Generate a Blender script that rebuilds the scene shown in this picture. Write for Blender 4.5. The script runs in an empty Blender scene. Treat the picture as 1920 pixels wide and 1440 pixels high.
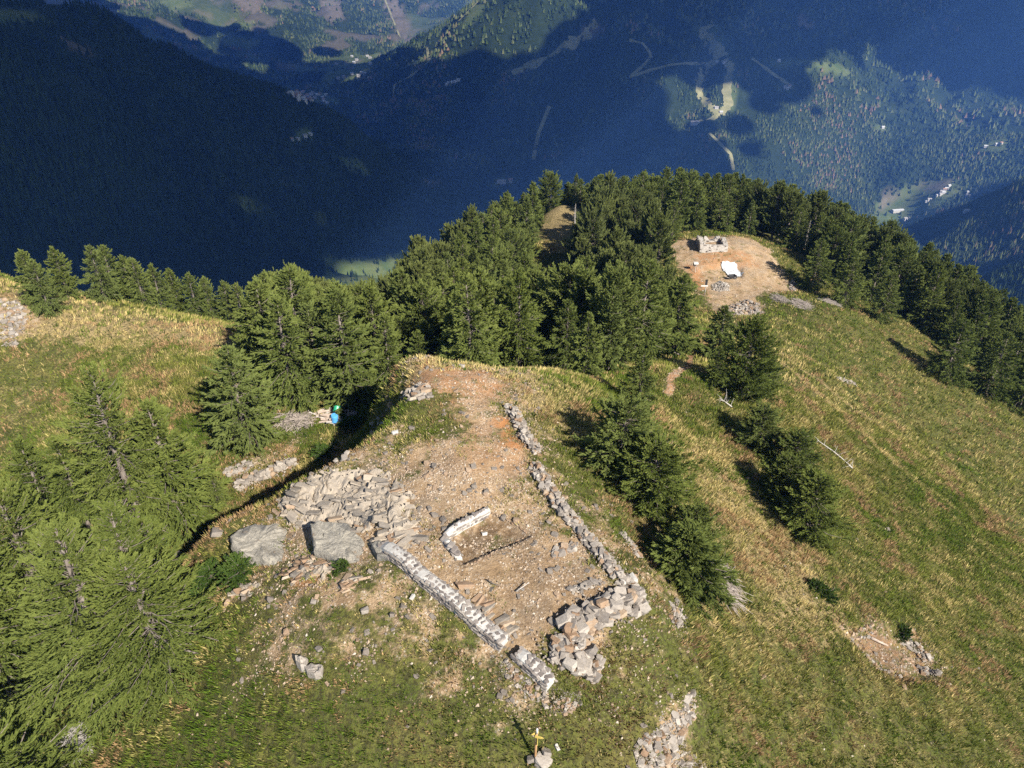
import bpy, math, random
import numpy as np
from mathutils import Vector, Matrix, Euler

random.seed(7)
RNG = np.random.default_rng(7)
SC = bpy.context.scene
COL = SC.collection

# ------------------------------------------------------------------ camera, sky, sun, exposure
CAMZ = 25.0
PITCH = math.radians(31.0)
FOC = 1333.0                      # focal length in photo pixels (1920 wide)
cam_data = bpy.data.cameras.new('camera')
cam_data.sensor_width = 36.0
cam_data.lens = 36.0 * FOC / 1920.0
cam_data.clip_start = 0.1
cam_data.clip_end = 30000.0
cam = bpy.data.objects.new('camera', cam_data)
COL.objects.link(cam)
cam.location = (0, 0, CAMZ)
cam.rotation_euler = (math.radians(90) - PITCH, 0, 0)
SC.camera = cam

SUN_EL = math.radians(37.0)
SUN_AZ = math.radians(143.0)      # clockwise from +Y: behind the camera, to the right
SUN = np.array([math.sin(SUN_AZ) * math.cos(SUN_EL), math.cos(SUN_AZ) * math.cos(SUN_EL), math.sin(SUN_EL)])

world = bpy.data.worlds.new('World')
SC.world = world
world.use_nodes = True
wn = world.node_tree
wn.nodes.clear()
sky = wn.nodes.new('ShaderNodeTexSky')
sky.sky_type = 'NISHITA'
sky.sun_disc = False
sky.sun_elevation = SUN_EL
sky.sun_rotation = SUN_AZ
sky.altitude = 1900
bgn = wn.nodes.new('ShaderNodeBackground')
bgn.inputs['Strength'].default_value = 0.075
won = wn.nodes.new('ShaderNodeOutputWorld')
wn.links.new(sky.outputs[0], bgn.inputs['Color'])
wn.links.new(bgn.outputs[0], won.inputs['Surface'])

sl = bpy.data.lights.new('sun', 'SUN')
sl.energy = 4.6
sl.angle = math.radians(0.53)
sl.color = (1.0, 0.93, 0.82)
so = bpy.data.objects.new('sun', sl)
COL.objects.link(so)
so.rotation_euler = Vector(-SUN).to_track_quat('-Z', 'Y').to_euler()
so.location = (200, -300, 400)

SC.view_settings.view_transform = 'Standard'
SC.view_settings.look = 'None'
SC.view_settings.exposure = 1.2
SC.view_settings.gamma = 1.0
SC.view_settings.use_curve_mapping = False
SC.cycles.max_bounces = 4
SC.cycles.diffuse_bounces = 2
SC.cycles.glossy_bounces = 1
SC.cycles.transmission_bounces = 2
SC.cycles.volume_bounces = 1
SC.cycles.use_denoising = False
SC.cycles.caustics_reflective = False
SC.cycles.caustics_refractive = False

# ------------------------------------------------------------------ helpers: noise, fields, rays
def _hash(ix, iy, seed):
    h = (ix.astype(np.int64) * 374761393 + iy.astype(np.int64) * 668265263 + seed * 974711) & 0xffffffff
    h = ((h ^ (h >> 13)) * 1274126177) & 0xffffffff
    h = (h ^ (h >> 16)) & 0xffffffff
    return h / 4294967295.0

def vnoise(x, y, seed=0):
    x = np.asarray(x, float); y = np.asarray(y, float)
    ix = np.floor(x); iy = np.floor(y)
    fx = x - ix; fy = y - iy
    fx = fx * fx * fx * (fx * (fx * 6 - 15) + 10); fy = fy * fy * fy * (fy * (fy * 6 - 15) + 10)
    a = _hash(ix, iy, seed); b = _hash(ix + 1, iy, seed); c = _hash(ix, iy + 1, seed); d = _hash(ix + 1, iy + 1, seed)
    return (a + (b - a) * fx) * (1 - fy) + (c + (d - c) * fx) * fy     # 0..1

def fbm(x, y, seed=0, octaves=4):
    s = 0; a = 0.5; n = 0
    ca, sa = math.cos(0.6), math.sin(0.6)
    for k in range(octaves):
        s = s + a * vnoise(x, y, seed + 17 * k); n += a
        a *= 0.5; x, y = 2.03 * (ca * x - sa * y) + 3.1, 2.03 * (sa * x + ca * y) + 7.7
    return s / n

def sstep(a, b, x):
    t = np.clip((np.asarray(x, float) - a) / (b - a), 0, 1)
    return t * t * (3 - 2 * t)

def ray(u, v):
    x = (u - 960.0) / FOC; y = (v - 720.0) / FOC
    c, s = math.cos(PITCH), math.sin(PITCH)
    return np.array([x, c - y * s, -s - y * c])

def proj(p):
    p = np.asarray(p, float)
    r = p - np.array([0, 0, CAMZ])
    c, s = math.cos(PITCH), math.sin(PITCH)
    dep = r[..., 1] * c - r[..., 2] * s
    up = r[..., 1] * s + r[..., 2] * c
    dep = np.where(dep < 0.1, 0.1, dep)
    return 960 + r[..., 0] / dep * FOC, 720 - up / dep * FOC, dep

def pz(u, v, z):
    d = ray(u, v); t = (z - CAMZ) / d[2]
    return (d[0] * t, d[1] * t, z)

def pd(u, v, D):
    d = ray(u, v); t = D / math.hypot(d[0], d[1])
    return (d[0] * t, d[1] * t, CAMZ + d[2] * t)

class Field:                      # smooth height field through surveyed spots
    def __init__(self, pts, c, smooth=0.0):
        P = np.array(pts, float)
        self.P = P[:, :2]; self.c = c
        self.m = P[:, 2].mean()
        A = np.sqrt(((self.P[:, None] - self.P[None]) ** 2).sum(-1) + c * c)
        A -= np.eye(len(P)) * smooth
        self.w = np.linalg.solve(A, P[:, 2] - self.m)
    def __call__(self, x, y):
        sh = np.shape(x); x = np.ravel(x).astype(float); y = np.ravel(y).astype(float)
        out = np.empty(len(x))
        for i in range(0, len(x), 60000):
            X = x[i:i + 60000]; Y = y[i:i + 60000]
            out[i:i + 60000] = np.sqrt((X[:, None] - self.P[None, :, 0]) ** 2 + (Y[:, None] - self.P[None, :, 1]) ** 2 + self.c ** 2) @ self.w + self.m
        return out.reshape(sh)

near_pix = [
    (930,1080,0),(760,1040,.15),(1030,1290,-1.2),(1080,1250,-1.1),(945,1215,-.8),(1215,1125,-1.0),(1060,960,-.1),(985,800,.5),(920,955,.3),
    (850,880,.8),(850,690,1.2),(740,700,.2),(960,695,.5),(800,780,1.0),(700,850,.2),(640,880,-.4),(520,955,-1.7),(440,1015,-2.7),(350,1060,-4.8),
    (620,805,-8.6),(500,868,-8.6),(400,910,-8.7),(300,1005,-9.2),(560,800,-8.3),(460,838,-8.3),
    (370,720,-7.2),(250,700,-7),(100,650,-6),(0,532,-4.5),(130,565,-5.2),(250,598,-6),(380,622,-6.9),(470,640,-7.6),(0,800,-9),(100,900,-9.6),
    (960,1440,-3),(700,1440,-3.3),(600,1250,-1.8),(450,1200,-3.1),(400,1400,-5.6),(250,1380,-8.2),(100,1420,-11),
    (1200,1440,-3.2),(1320,1440,-4.4),(1230,1060,-2.2),(1150,900,-1.8),(1330,1130,-4.8),(1290,1290,-2.9),(1400,1350,-6.0),(1500,1440,-8.3),
    (1680,1225,-10),(1920,1440,-14),(1920,1200,-17),(1500,1050,-9),(1700,1000,-15),(1920,1000,-21),(1400,900,-8),(1300,800,-7),(1240,760,-6.4),
    (1280,700,-6.3),(1100,705,-4.2),(1050,695,-2.6),(1450,720,-10.5),(1580,720,-15),(1700,800,-20),(1920,775,-28),(1800,715,-24.3),(1650,625,-20.3),
    (1560,575,-17.8),(1440,595,-17),(1330,540,-18),(1480,540,-19),(1400,585,-18),(1335,478,-16.8),(1380,449,-16.0),(1255,455,-17.5),(1440,470,-17.2),
    (1040,420,-20),(1050,385,-18.5),(1000,540,-22),
]
near_plan = [
    (-4,48.5,-4),(-4,56,-8),(4,51,-5),(-11,47,-7.5),(-14,57,-9.5),(-60,84,-12),(-30,75,-12.5),(-75,92,-10),(-45,82,-13.5),(-80,60,1),(-100,80,2),
    (0,8,-8),(0,-5,-13),(-15,8,-13),(20,8,-13),(-30,15,-15),(40,15,-19),(6,64,-11),(8,82,-17),(-12,75,-14.5),(-20,90,-20),(20,80,-14.5),
    (97,130,-41),(83,145,-35),(63,155,-28),(38,152,-22.5),(15,150,-23),(-6,129,-22.5),(-15.5,110,-23),(-27,85,-17.5),(40,134,-20),(70,112,-27),
    (0,200,-62),(60,200,-57),(130,170,-80),(150,100,-80),(120,50,-62),(85,30,-40),(-60,140,-70),(-100,110,-35),(-60,112,-42),(-30,122,-47),(-25,145,-55),
    (0,170,-38),(-120,40,0),(160,20,-95),(-60,20,-16),(-50,-5,-22),
]
for (u, v, z) in [(560,900,-1.0),(640,860,-.2),(700,815,.2),(745,765,.3),(455,960,-2.3),(385,1008,-3.8)]:
    p_ = pz(u, v, z); near_plan += [p_, (p_[0] - 1.9, p_[1] + 2.2, z - (4.8 if z > -2 else 4.2))]
NF = Field([pz(*p) for p in near_pix] + near_plan, 1.6)

far_pix = [
    (-300,-60,950),(0,15,1000),(150,46,1050),(300,98,1050),(400,146,1150),(560,210,1310),(700,264,1460),(800,306,1600),(915,362,1850),
    (100,300,800),(300,300,850),(300,500,720),(100,480,690),(-200,300,760),(600,300,1230),(600,480,1040),(680,510,930),(740,500,950),(800,400,1430),(400,560,690),(450,300,1010),(450,450,890),
    (930,340,1980),(570,190,3000),(600,205,2800),(1690,400,2200),(1200,360,1900),(1300,370,1950),
    (1920,330,1500),(1750,440,1450),(1640,470,1350),(1920,500,1000),(2100,300,1500),
    (1300,0,2900),(1300,200,2320),(1700,200,2730),(1920,200,2950),(1920,0,3350),(1880,270,2520),(1600,300,2420),(1100,200,2320),(1500,100,2640),(1100,0,2850),
    (620,200,2900),(690,150,2900),(760,100,2900),(830,55,2880),(900,10,2850),(1000,-60,2850),(900,200,2450),(700,230,2620),(1000,300,2080),(760,250,2400),(860,120,2640),
    (660,130,3700),(560,120,3900),(480,100,3900),(300,60,3750),(230,20,3900),(500,0,4650),(200,0,4300),(800,30,4800),(800,0,5000),(700,80,4250),(-100,0,4300),
    (0,-60,5200),(500,-60,6000),(900,-60,6200),(1300,-60,3300),(1900,-60,3900),(2300,-20,3600),(-500,-40,4500),
]
far_plan = [
    (0,20,-5),(40,90,-20),(100,130,-45),(-60,70,-8),(0,200,-65),(150,250,-190),(300,150,-230),(300,0,-220),(0,-200,-120),(-300,0,-60),(-200,-200,-150),
    (-150,290,-215),(0,340,-255),(-300,350,-225),(-250,150,-130),(150,400,-290),(0,600,-400),(250,700,-450),(-200,620,-330),(200,1500,-600),(500,1500,-620),
    (600,1100,-520),(1032,1560,-520),(500,400,-330),(700,300,-330),(900,600,-330),(400,900,-530),(0,1100,-500),(-1500,2200,-350),(-1100,2600,-430),(-900,1500,-300),
]
FF = Field([pd(*p) for p in far_pix] + far_plan, 60.0)

# hollows dug in the ground: polygons found on the smooth ground first
def H0(x, y):
    x = np.asarray(x, float); y = np.asarray(y, float)
    d = np.hypot(x - 15, y - 70)
    w = sstep(130, 215, d)
    n = NF(x, y)
    n = n + (fbm(x / 7, y / 7, 3, 3) - .5) * 0.5 + (fbm(x / 1.4, y / 1.4, 9, 3) - .5) * 0.26
    f = FF(x, y)
    rr = np.hypot(x, y)
    gul = np.abs(fbm(x / 420, y / 420, 21, 4) - .5) * 2
    f = f + (fbm(x / 160, y / 160, 5, 4) - .5) * 34 * sstep(200, 700, rr) - (0.35 - gul) * 150 * sstep(500, 1500, rr) * sstep(0.35, 0.0, gul)
    return n * (1 - w) + f * w

HOLES = []
def inside(px, py, poly):
    px = np.asarray(px); py = np.asarray(py)
    r = np.zeros(px.shape, bool)
    n = len(poly); j = n - 1
    for i in range(n):
        xi, yi = poly[i][0], poly[i][1]; xj, yj = poly[j][0], poly[j][1]
        c = ((yi > py) != (yj > py)) & (px < (xj - xi) * (py - yi) / ((yj - yi) if yj != yi else 1e-9) + xi)
        r ^= c; j = i
    return r

def sdist(px, py, poly):           # signed distance, negative inside
    px = np.asarray(px, float); py = np.asarray(py, float)
    d = np.full(px.shape, 1e18)
    n = len(poly)
    for i in range(n):
        ax, ay = poly[i][:2]; bx, by = poly[(i + 1) % n][:2]
        ex, ey = bx - ax, by - ay
        t = np.clip(((px - ax) * ex + (py - ay) * ey) / (ex * ex + ey * ey + 1e-12), 0, 1)
        d = np.minimum(d, (px - ax - t * ex) ** 2 + (py - ay - t * ey) ** 2)
    d = np.sqrt(d)
    return np.where(inside(px, py, poly), -d, d)

def ldist(px, py, line):
    px = np.asarray(px, float); py = np.asarray(py, float)
    d = np.full(px.shape, 1e18)
    for i in range(len(line) - 1):
        ax, ay = line[i][:2]; bx, by = line[i + 1][:2]
        ex, ey = bx - ax, by - ay
        t = np.clip(((px - ax) * ex + (py - ay) * ey) / (ex * ex + ey * ey + 1e-12), 0, 1)
        d = np.minimum(d, (px - ax - t * ex) ** 2 + (py - ay - t * ey) ** 2)
    return np.sqrt(d)

def H(x, y):
    h = H0(x, y)
    for poly, depth, soft in HOLES:
        bx = [p[0] for p in poly]; by = [p[1] for p in poly]
        x = np.asarray(x, float); y = np.asarray(y, float)
        m = (x > min(bx) - 3) & (x < max(bx) + 3) & (y > min(by) - 3) & (y < max(by) + 3)
        if np.any(m):
            if h.ndim == 0:
                h = h - depth * sstep(soft, -soft, sdist(x, y, poly))
            else:
                h[m] -= depth * sstep(soft, -soft, sdist(x[m], y[m], poly))
    return h

_T = 12.0 * 1.008 ** np.arange(840)
def at(u, v, f=None):              # the spot on the ground seen in a direction of the camera
    f = f or H
    d = ray(u, v)
    X = d[0] * _T; Y = d[1] * _T; Z = CAMZ + d[2] * _T
    under = Z < f(X, Y)
    k = int(np.argmax(under)) if under.any() else len(_T) - 1
    a, b = _T[max(k - 1, 0)], _T[k]
    for _ in range(2):
        tt = np.linspace(a, b, 12)
        un = CAMZ + d[2] * tt < f(d[0] * tt, d[1] * tt)
        j = int(np.argmax(un)) if un.any() else 11
        a, b = tt[max(j - 1, 0)], tt[j]
    t = 0.5 * (a + b)
    return Vector((d[0] * t, d[1] * t, CAMZ + d[2] * t))

def polyat(pts, f=None):
    return [tuple(at(u, v, f)[:2]) for u, v in pts]

def hz(x, y):
    return float(H(np.array([x]), np.array([y]))[0])

ROOM = polyat([(866,1056),(838,1012),(918,962),(1000,1000)], H0)
PITP = polyat([(1592,1192),(1640,1178),(1715,1192),(1762,1248),(1738,1272),(1690,1268),(1640,1246)], H0)
CPIT = polyat([(1308,502),(1352,497),(1390,500),(1392,518),(1340,518),(1312,512)], H0)
HOLES += [(ROOM, 0.3, 0.2), (PITP, 0.95, 0.8), (CPIT, 0.5, 0.35)]

# ------------------------------------------------------------------ helpers: meshes and objects
def np_mesh(name, V, F, mat=None, smooth=False, attrs=None):
    V = np.asarray(V, np.float32); F = np.asarray(F, np.int32)
    me = bpy.data.meshes.new(name)
    me.vertices.add(len(V)); me.vertices.foreach_set('co', V.ravel())
    k = F.shape[1]
    me.loops.add(F.size); me.loops.foreach_set('vertex_index', F.ravel())
    me.polygons.add(len(F)); me.polygons.foreach_set('loop_start', np.arange(len(F), dtype=np.int32) * k)
    me.polygons.foreach_set('use_smooth', np.full(len(F), smooth))
    if attrs:
        for an, arr in attrs.items():
            arr = np.asarray(arr, np.float32)
            if arr.ndim == 2:
                at_ = me.attributes.new(an, 'FLOAT_COLOR', 'POINT'); at_.data.foreach_set('color', arr.ravel())
            else:
                at_ = me.attributes.new(an, 'FLOAT', 'POINT'); at_.data.foreach_set('value', arr)
    me.update(calc_edges=True)
    me.validate()
    if mat: me.materials.append(mat)
    return me

def link(name, me, parent=None, loc=(0, 0, 0), rot=(0, 0, 0), scl=(1, 1, 1)):
    o = bpy.data.objects.new(name, me)
    COL.objects.link(o)
    o.location = loc; o.rotation_euler = rot; o.scale = scl
    if parent is not None: o.parent = parent
    return o

def tag(o, label, cat, group=None):
    o['label'] = label; o['category'] = cat
    if group: o['group'] = group
    return o

def thing(name, label, cat, loc=(0, 0, 0), rz=0.0, group=None):
    o = bpy.data.objects.new(name, None)
    COL.objects.link(o); o.empty_display_size = 0.2
    o.location = loc; o.rotation_euler = (0, 0, rz)
    return tag(o, label, cat, group)

class MB:                          # collects simple shapes into one mesh
    def __init__(s): s.V = []; s.F = []
    def add(s, V, F):
        b = len(s.V); s.V += [tuple(v) for v in V]; s.F += [tuple(i + b for i in f) for f in F]
    def tube(s, pts, rad, n=6, cap=True):
        pts = [Vector(p) for p in pts]; V = []; F = []
        for i, p in enumerate(pts):
            d = (pts[min(i + 1, len(pts) - 1)] - pts[max(i - 1, 0)])
            d = d.normalized() if d.length > 1e-9 else Vector((0, 0, 1))
            a = d.cross(Vector((0, 0, 1)) if abs(d.z) < .9 else Vector((1, 0, 0))).normalized(); b = d.cross(a)
            r = rad[i] if hasattr(rad, '__len__') else rad
            for k in range(n):
                t = 2 * math.pi * k / n
                V.append(p + (a * math.cos(t) + b * math.sin(t)) * r)
        for i in range(len(pts) - 1):
            for k in range(n):
                F.append((i * n + k, i * n + (k + 1) % n, (i + 1) * n + (k + 1) % n, (i + 1) * n + k))
        if cap:
            F.append(tuple(range(n - 1, -1, -1))); F.append(tuple((len(pts) - 1) * n + k for k in range(n)))
        s.add(V, F)
    def box(s, c, h, R=None):
        V = []
        for z in (-1, 1):
            for x, y in ((-1, -1), (1, -1), (1, 1), (-1, 1)):
                p = Vector((x * h[0], y * h[1], z * h[2]))
                if R is not None: p = R @ p
                V.append(Vector(c) + p)
        s.add(V, [(3, 2, 1, 0), (4, 5, 6, 7), (0, 1, 5, 4), (1, 2, 6, 5), (2, 3, 7, 6), (3, 0, 4, 7)])
    def mesh(s, name, mat, smooth=False):
        me = bpy.data.meshes.new(name); me.from_pydata(s.V, [], s.F); me.update()
        if smooth:
            me.polygons.foreach_set('use_smooth', [True] * len(me.polygons))
        if mat: me.materials.append(mat)
        return me

# ------------------------------------------------------------------ materials
def mat(name):
    m = bpy.data.materials.new(name); m.use_nodes = True
    nt = m.node_tree; nt.nodes.clear()
    return m, nt

def N(nt, t, **kw):
    n = nt.nodes.new(t)
    for k, v in kw.items():
        if k.startswith('i_'):
            n.inputs[k[2:].replace('_', ' ')].default_value = v
        else: setattr(n, k, v)
    return n

def noise(nt, vec, scale, detail=4, rough=.55, dist=0.0):
    n = N(nt, 'ShaderNodeTexNoise'); n.inputs['Scale'].default_value = scale
    n.inputs['Detail'].default_value = detail; n.inputs['Roughness'].default_value = rough; n.inputs['Distortion'].default_value = dist
    if vec is not None: nt.links.new(vec, n.inputs['Vector'])
    return n.outputs['Fac']

def ramp(nt, fac, stops):
    r = N(nt, 'ShaderNodeValToRGB'); e = r.color_ramp.elements
    while len(e) < len(stops): e.new(0.5)
    for i, (p, c) in enumerate(stops):
        e[i].position = p; e[i].color = (*c, 1) if len(c) == 3 else c
    nt.links.new(fac, r.inputs[0])
    return r.outputs[0]

def mixc(nt, fac, a, b):
    n = N(nt, 'ShaderNodeMix', data_type='RGBA')
    for sock, val in ((n.inputs[0], fac), (n.inputs[6], a), (n.inputs[7], b)):
        if isinstance(val, (int, float)): sock.default_value = val
        elif isinstance(val, tuple): sock.default_value = (*val, 1)
        else: nt.links.new(val, sock)
    return n.outputs[2]

def math_(nt, op, a, b=None, clamp=False):
    n = N(nt, 'ShaderNodeMath', operation=op); n.use_clamp = clamp
    for i, val in enumerate((a, b)):
        if val is None: continue
        if isinstance(val, (int, float)): n.inputs[i].default_value = val
        else: nt.links.new(val, n.inputs[i])
    return n.outputs[0]

def mapr(nt, v, a, b, c=0.0, d=1.0):
    n = N(nt, 'ShaderNodeMapRange'); n.interpolation_type = 'SMOOTHSTEP'
    nt.links.new(v, n.inputs[0])
    for i, val in enumerate((a, b, c, d)): n.inputs[i + 1].default_value = val
    return n.outputs[0]

def bump(nt, h, strength, dist):
    n = N(nt, 'ShaderNodeBump'); n.inputs['Strength'].default_value = strength; n.inputs['Distance'].default_value = dist
    nt.links.new(h, n.inputs['Height'])
    return n.outputs[0]

def surf(nt, color, rough=.9, normal=None, spec=.2):
    b = N(nt, 'ShaderNodeBsdfPrincipled'); o = N(nt, 'ShaderNodeOutputMaterial')
    if isinstance(color, tuple): b.inputs['Base Color'].default_value = (*color, 1)
    else: nt.links.new(color, b.inputs['Base Color'])
    b.inputs['Roughness'].default_value = rough
    b.inputs['Specular IOR Level'].default_value = spec
    if normal is not None: nt.links.new(normal, b.inputs['Normal'])
    nt.links.new(b.outputs[0], o.inputs[0])
    return b

def pos(nt): return N(nt, 'ShaderNodeNewGeometry').outputs['Position']
def objco(nt): return N(nt, 'ShaderNodeTexCoord').outputs['Object']
def rnd(nt): return N(nt, 'ShaderNodeObjectInfo').outputs['Random']

def rgb(*c): return tuple(c)

def ground_material():
    m, nt = mat('alpine_ground'); P = pos(nt)
    at_ = N(nt, 'ShaderNodeAttribute', attribute_name='mask')
    sp = N(nt, 'ShaderNodeSeparateColor'); nt.links.new(at_.outputs['Color'], sp.inputs[0])
    bare, ochre, straw = sp.outputs[0], sp.outputs[1], sp.outputs[2]
    grass = ramp(nt, noise(nt, P, .5, 5, .65), [(.25, (.06, .085, .016)), (.5, (.105, .112, .028)), (.75, (.17, .145, .05))])
    st = math_(nt, 'ADD', noise(nt, P, 1.9, 5, .7), math_(nt, 'MULTIPLY', straw, .5))
    grass = mixc(nt, mapr(nt, st, .58, .85), grass, (.34, .26, .125))
    earth = ramp(nt, noise(nt, P, 1.1, 6, .7), [(.25, (.17, .115, .065)), (.48, (.33, .225, .13)), (.72, (.45, .335, .215))])
    earth = mixc(nt, mapr(nt, noise(nt, P, .35, 3), .5, .7), earth, (.24, .185, .13))
    vo = N(nt, 'ShaderNodeTexVoronoi'); vo.inputs['Scale'].default_value = 9.0; nt.links.new(P, vo.inputs['Vector'])
    vs = N(nt, 'ShaderNodeSeparateColor'); nt.links.new(vo.outputs['Color'], vs.inputs[0])
    chips = ramp(nt, vs.outputs[0], [(.0, (.20, .13, .08)), (.35, (.34, .25, .16)), (.7, (.46, .36, .25)), (1.0, (.52, .47, .41))])
    earth = mixc(nt, math_(nt, 'MULTIPLY', mapr(nt, vo.outputs['Distance'], .62, .35), mapr(nt, noise(nt, P, .8, 4), .35, .6)), earth, chips)
    earth = mixc(nt, math_(nt, 'MULTIPLY', ochre, mapr(nt, noise(nt, P, 1.5, 4), .3, .55)), earth, (.36, .17, .07))
    earth = mixc(nt, math_(nt, 'MULTIPLY', at_.outputs['Alpha'], mapr(nt, noise(nt, P, 2.4, 5, .7), .3, .6)), earth, (.13, .085, .048))
    earth = mixc(nt, math_(nt, 'MULTIPLY', mapr(nt, noise(nt, P, 4.5, 6, .8), .56, .66), .75), earth, (.11, .075, .045))
    grass = mixc(nt, math_(nt, 'MULTIPLY', mapr(nt, noise(nt, P, 5, 5, .75), .44, .58), .8), grass, (.045, .04, .02))
    bm = mapr(nt, math_(nt, 'ADD', bare, math_(nt, 'MULTIPLY', math_(nt, 'SUBTRACT', noise(nt, P, .75, 7, .75), .5), 2.0)), .34, .66)
    c = mixc(nt, bm, grass, earth)
    hb = math_(nt, 'ADD', noise(nt, P, 2.2, 6, .75), math_(nt, 'MULTIPLY', noise(nt, P, 11, 4, .7), .5))
    surf(nt, c, .95, bump(nt, hb, .9, .16), .1)
    return m

def grass_material():
    m, nt = mat('grass_blades')
    a = N(nt, 'ShaderNodeAttribute', attribute_name='col')
    d = N(nt, 'ShaderNodeBsdfDiffuse'); t = N(nt, 'ShaderNodeBsdfTranslucent'); mx = N(nt, 'ShaderNodeMixShader'); mx.inputs[0].default_value = .3
    o = N(nt, 'ShaderNodeOutputMaterial')
    nt.links.new(a.outputs['Color'], d.inputs[0]); nt.links.new(a.outputs['Color'], t.inputs[0])
    nt.links.new(d.outputs[0], mx.inputs[1]); nt.links.new(t.outputs[0], mx.inputs[2]); nt.links.new(mx.outputs[0], o.inputs[0])
    return m

def foliage_material(name, dark, mid, light, hue=.5):
    m, nt = mat(name)
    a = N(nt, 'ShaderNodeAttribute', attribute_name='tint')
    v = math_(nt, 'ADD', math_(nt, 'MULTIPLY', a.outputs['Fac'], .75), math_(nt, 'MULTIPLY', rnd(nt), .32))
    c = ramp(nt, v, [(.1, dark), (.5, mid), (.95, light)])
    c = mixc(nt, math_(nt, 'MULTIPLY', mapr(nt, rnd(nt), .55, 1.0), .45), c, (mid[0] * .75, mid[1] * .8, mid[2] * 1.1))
    d = N(nt, 'ShaderNodeBsdfDiffuse'); t = N(nt, 'ShaderNodeBsdfTranslucent'); mx = N(nt, 'ShaderNodeMixShader'); mx.inputs[0].default_value = .3
    o = N(nt, 'ShaderNodeOutputMaterial')
    nt.links.new(c, d.inputs[0]); nt.links.new(c, t.inputs[0])
    nt.links.new(d.outputs[0], mx.inputs[1]); nt.links.new(t.outputs[0], mx.inputs[2]); nt.links.new(mx.outputs[0], o.inputs[0])
    return m

def rock_material(name, a, b, c, scale=2.0, lichen=None, rv=.5):
    m, nt = mat(name); P = pos(nt)
    r = rnd(nt)
    f = math_(nt, 'ADD', math_(nt, 'MULTIPLY', r, rv), math_(nt, 'MULTIPLY', noise(nt, P, scale, 5, .65), 1 - rv * .6), True)
    col = ramp(nt, f, [(.15, a), (.5, b), (.85, c)])
    col = mixc(nt, math_(nt, 'MULTIPLY', mapr(nt, noise(nt, P, scale * 5, 5, .7), .5, .75), .5), col, tuple(x * .55 for x in a))
    if lichen:
        col = mixc(nt, math_(nt, 'MULTIPLY', mapr(nt, noise(nt, P, scale * 1.7, 6, .75), .52, .66), .75), col, lichen)
    hb = math_(nt, 'ADD', noise(nt, P, scale * 3, 6, .7), math_(nt, 'MULTIPLY', noise(nt, P, scale * 14, 4), .35))
    surf(nt, col, .88, bump(nt, hb, .6, .05), .25)
    return m

def boulder_material(name):
    m, nt = mat(name); P = pos(nt)
    w = N(nt, 'ShaderNodeVectorMath', operation='ADD'); nn = N(nt, 'ShaderNodeTexNoise'); nn.inputs['Scale'].default_value = 1.5; nt.links.new(P, nn.inputs['Vector'])
    nt.links.new(P, w.inputs[0]); nt.links.new(nn.outputs['Color'], w.inputs[1])
    vo = N(nt, 'ShaderNodeTexVoronoi', feature='DISTANCE_TO_EDGE'); vo.inputs['Scale'].default_value = .75; nt.links.new(w.outputs[0], vo.inputs['Vector'])
    crack = mapr(nt, vo.outputs['Distance'], .0, .022, 1.0, 0.0)
    crack = math_(nt, 'MULTIPLY', crack, mapr(nt, noise(nt, P, .9, 3), .56, .66))
    c = ramp(nt, noise(nt, P, 1.4, 6, .7), [(.25, (.21, .192, .16)), (.5, (.315, .29, .245)), (.75, (.40, .37, .305))])
    c = mixc(nt, math_(nt, 'MULTIPLY', mapr(nt, noise(nt, P, 5, 6, .8), .48, .60), .5), c, (.12, .115, .10))
    c = mixc(nt, math_(nt, 'MULTIPLY', mapr(nt, noise(nt, P, .7, 3, .5), .56, .66), .7), c, (.085, .085, .085))
    c = mixc(nt, math_(nt, 'MULTIPLY', mapr(nt, noise(nt, P, 1.0, 4, .6, 1.), .6, .7), .6), c, (.27, .19, .12))
    c = mixc(nt, crack, c, (.05, .045, .04))
    hb = math_(nt, 'SUBTRACT', noise(nt, P, 3, 8, .75), math_(nt, 'MULTIPLY', crack, .6))
    surf(nt, c, .9, bump(nt, hb, .9, .14), .15)
    return m

def plain(name, a, b, scale=6.0, rough=.8, spec=.2, bstr=.3, bd=.02, stretch=None):
    m, nt = mat(name); P = objco(nt)
    if stretch:
        mp = N(nt, 'ShaderNodeMapping'); mp.inputs['Scale'].default_value = stretch; nt.links.new(P, mp.inputs[0]); P = mp.outputs[0]
    n = noise(nt, P, scale, 5, .6)
    surf(nt, ramp(nt, n, [(.3, a), (.7, b)]), rough, bump(nt, n, bstr, bd), spec)
    return m

M = {}
M['ground'] = ground_material()
M['grass'] = grass_material()
M['larch'] = foliage_material('larch_needles', (.044, .064, .017), (.118, .15, .036), (.205, .235, .06))
M['spruce'] = foliage_material('conifer_needles', (.05, .074, .02), (.128, .162, .042), (.22, .25, .07))
M['pine'] = foliage_material('pine_needles', (.05, .072, .022), (.128, .155, .045), (.21, .23, .075))
M['shrub'] = foliage_material('juniper_needles', (.02, .045, .012), (.05, .09, .02), (.09, .13, .03))
M['deadfol'] = foliage_material('dry_needles', (.12, .065, .035), (.20, .11, .06), (.28, .17, .10))
M['bark'] = plain('bark', (.10, .08, .065), (.235, .205, .178), 8, .9, .1, .6, .03, (1, 1, .3))
M['deadwood'] = plain('bleached_wood', (.30, .275, .25), (.50, .47, .43), 9, .9, .1, .5, .02)
M['rock'] = rock_material('schist_rubble', (.125, .108, .094), (.245, .215, .186), (.375, .335, .29), 3.6)
M['warmrock'] = rock_material('ochre_schist', (.15, .10, .065), (.25, .165, .105), (.34, .26, .185), 3.0)
M['slab'] = rock_material('lichened_boulder', (.17, .165, .15), (.25, .24, .21), (.33, .315, .27), 1.6, (.085, .085, .082), .1)
M['slab'] = boulder_material('weathered_boulder')
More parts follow.
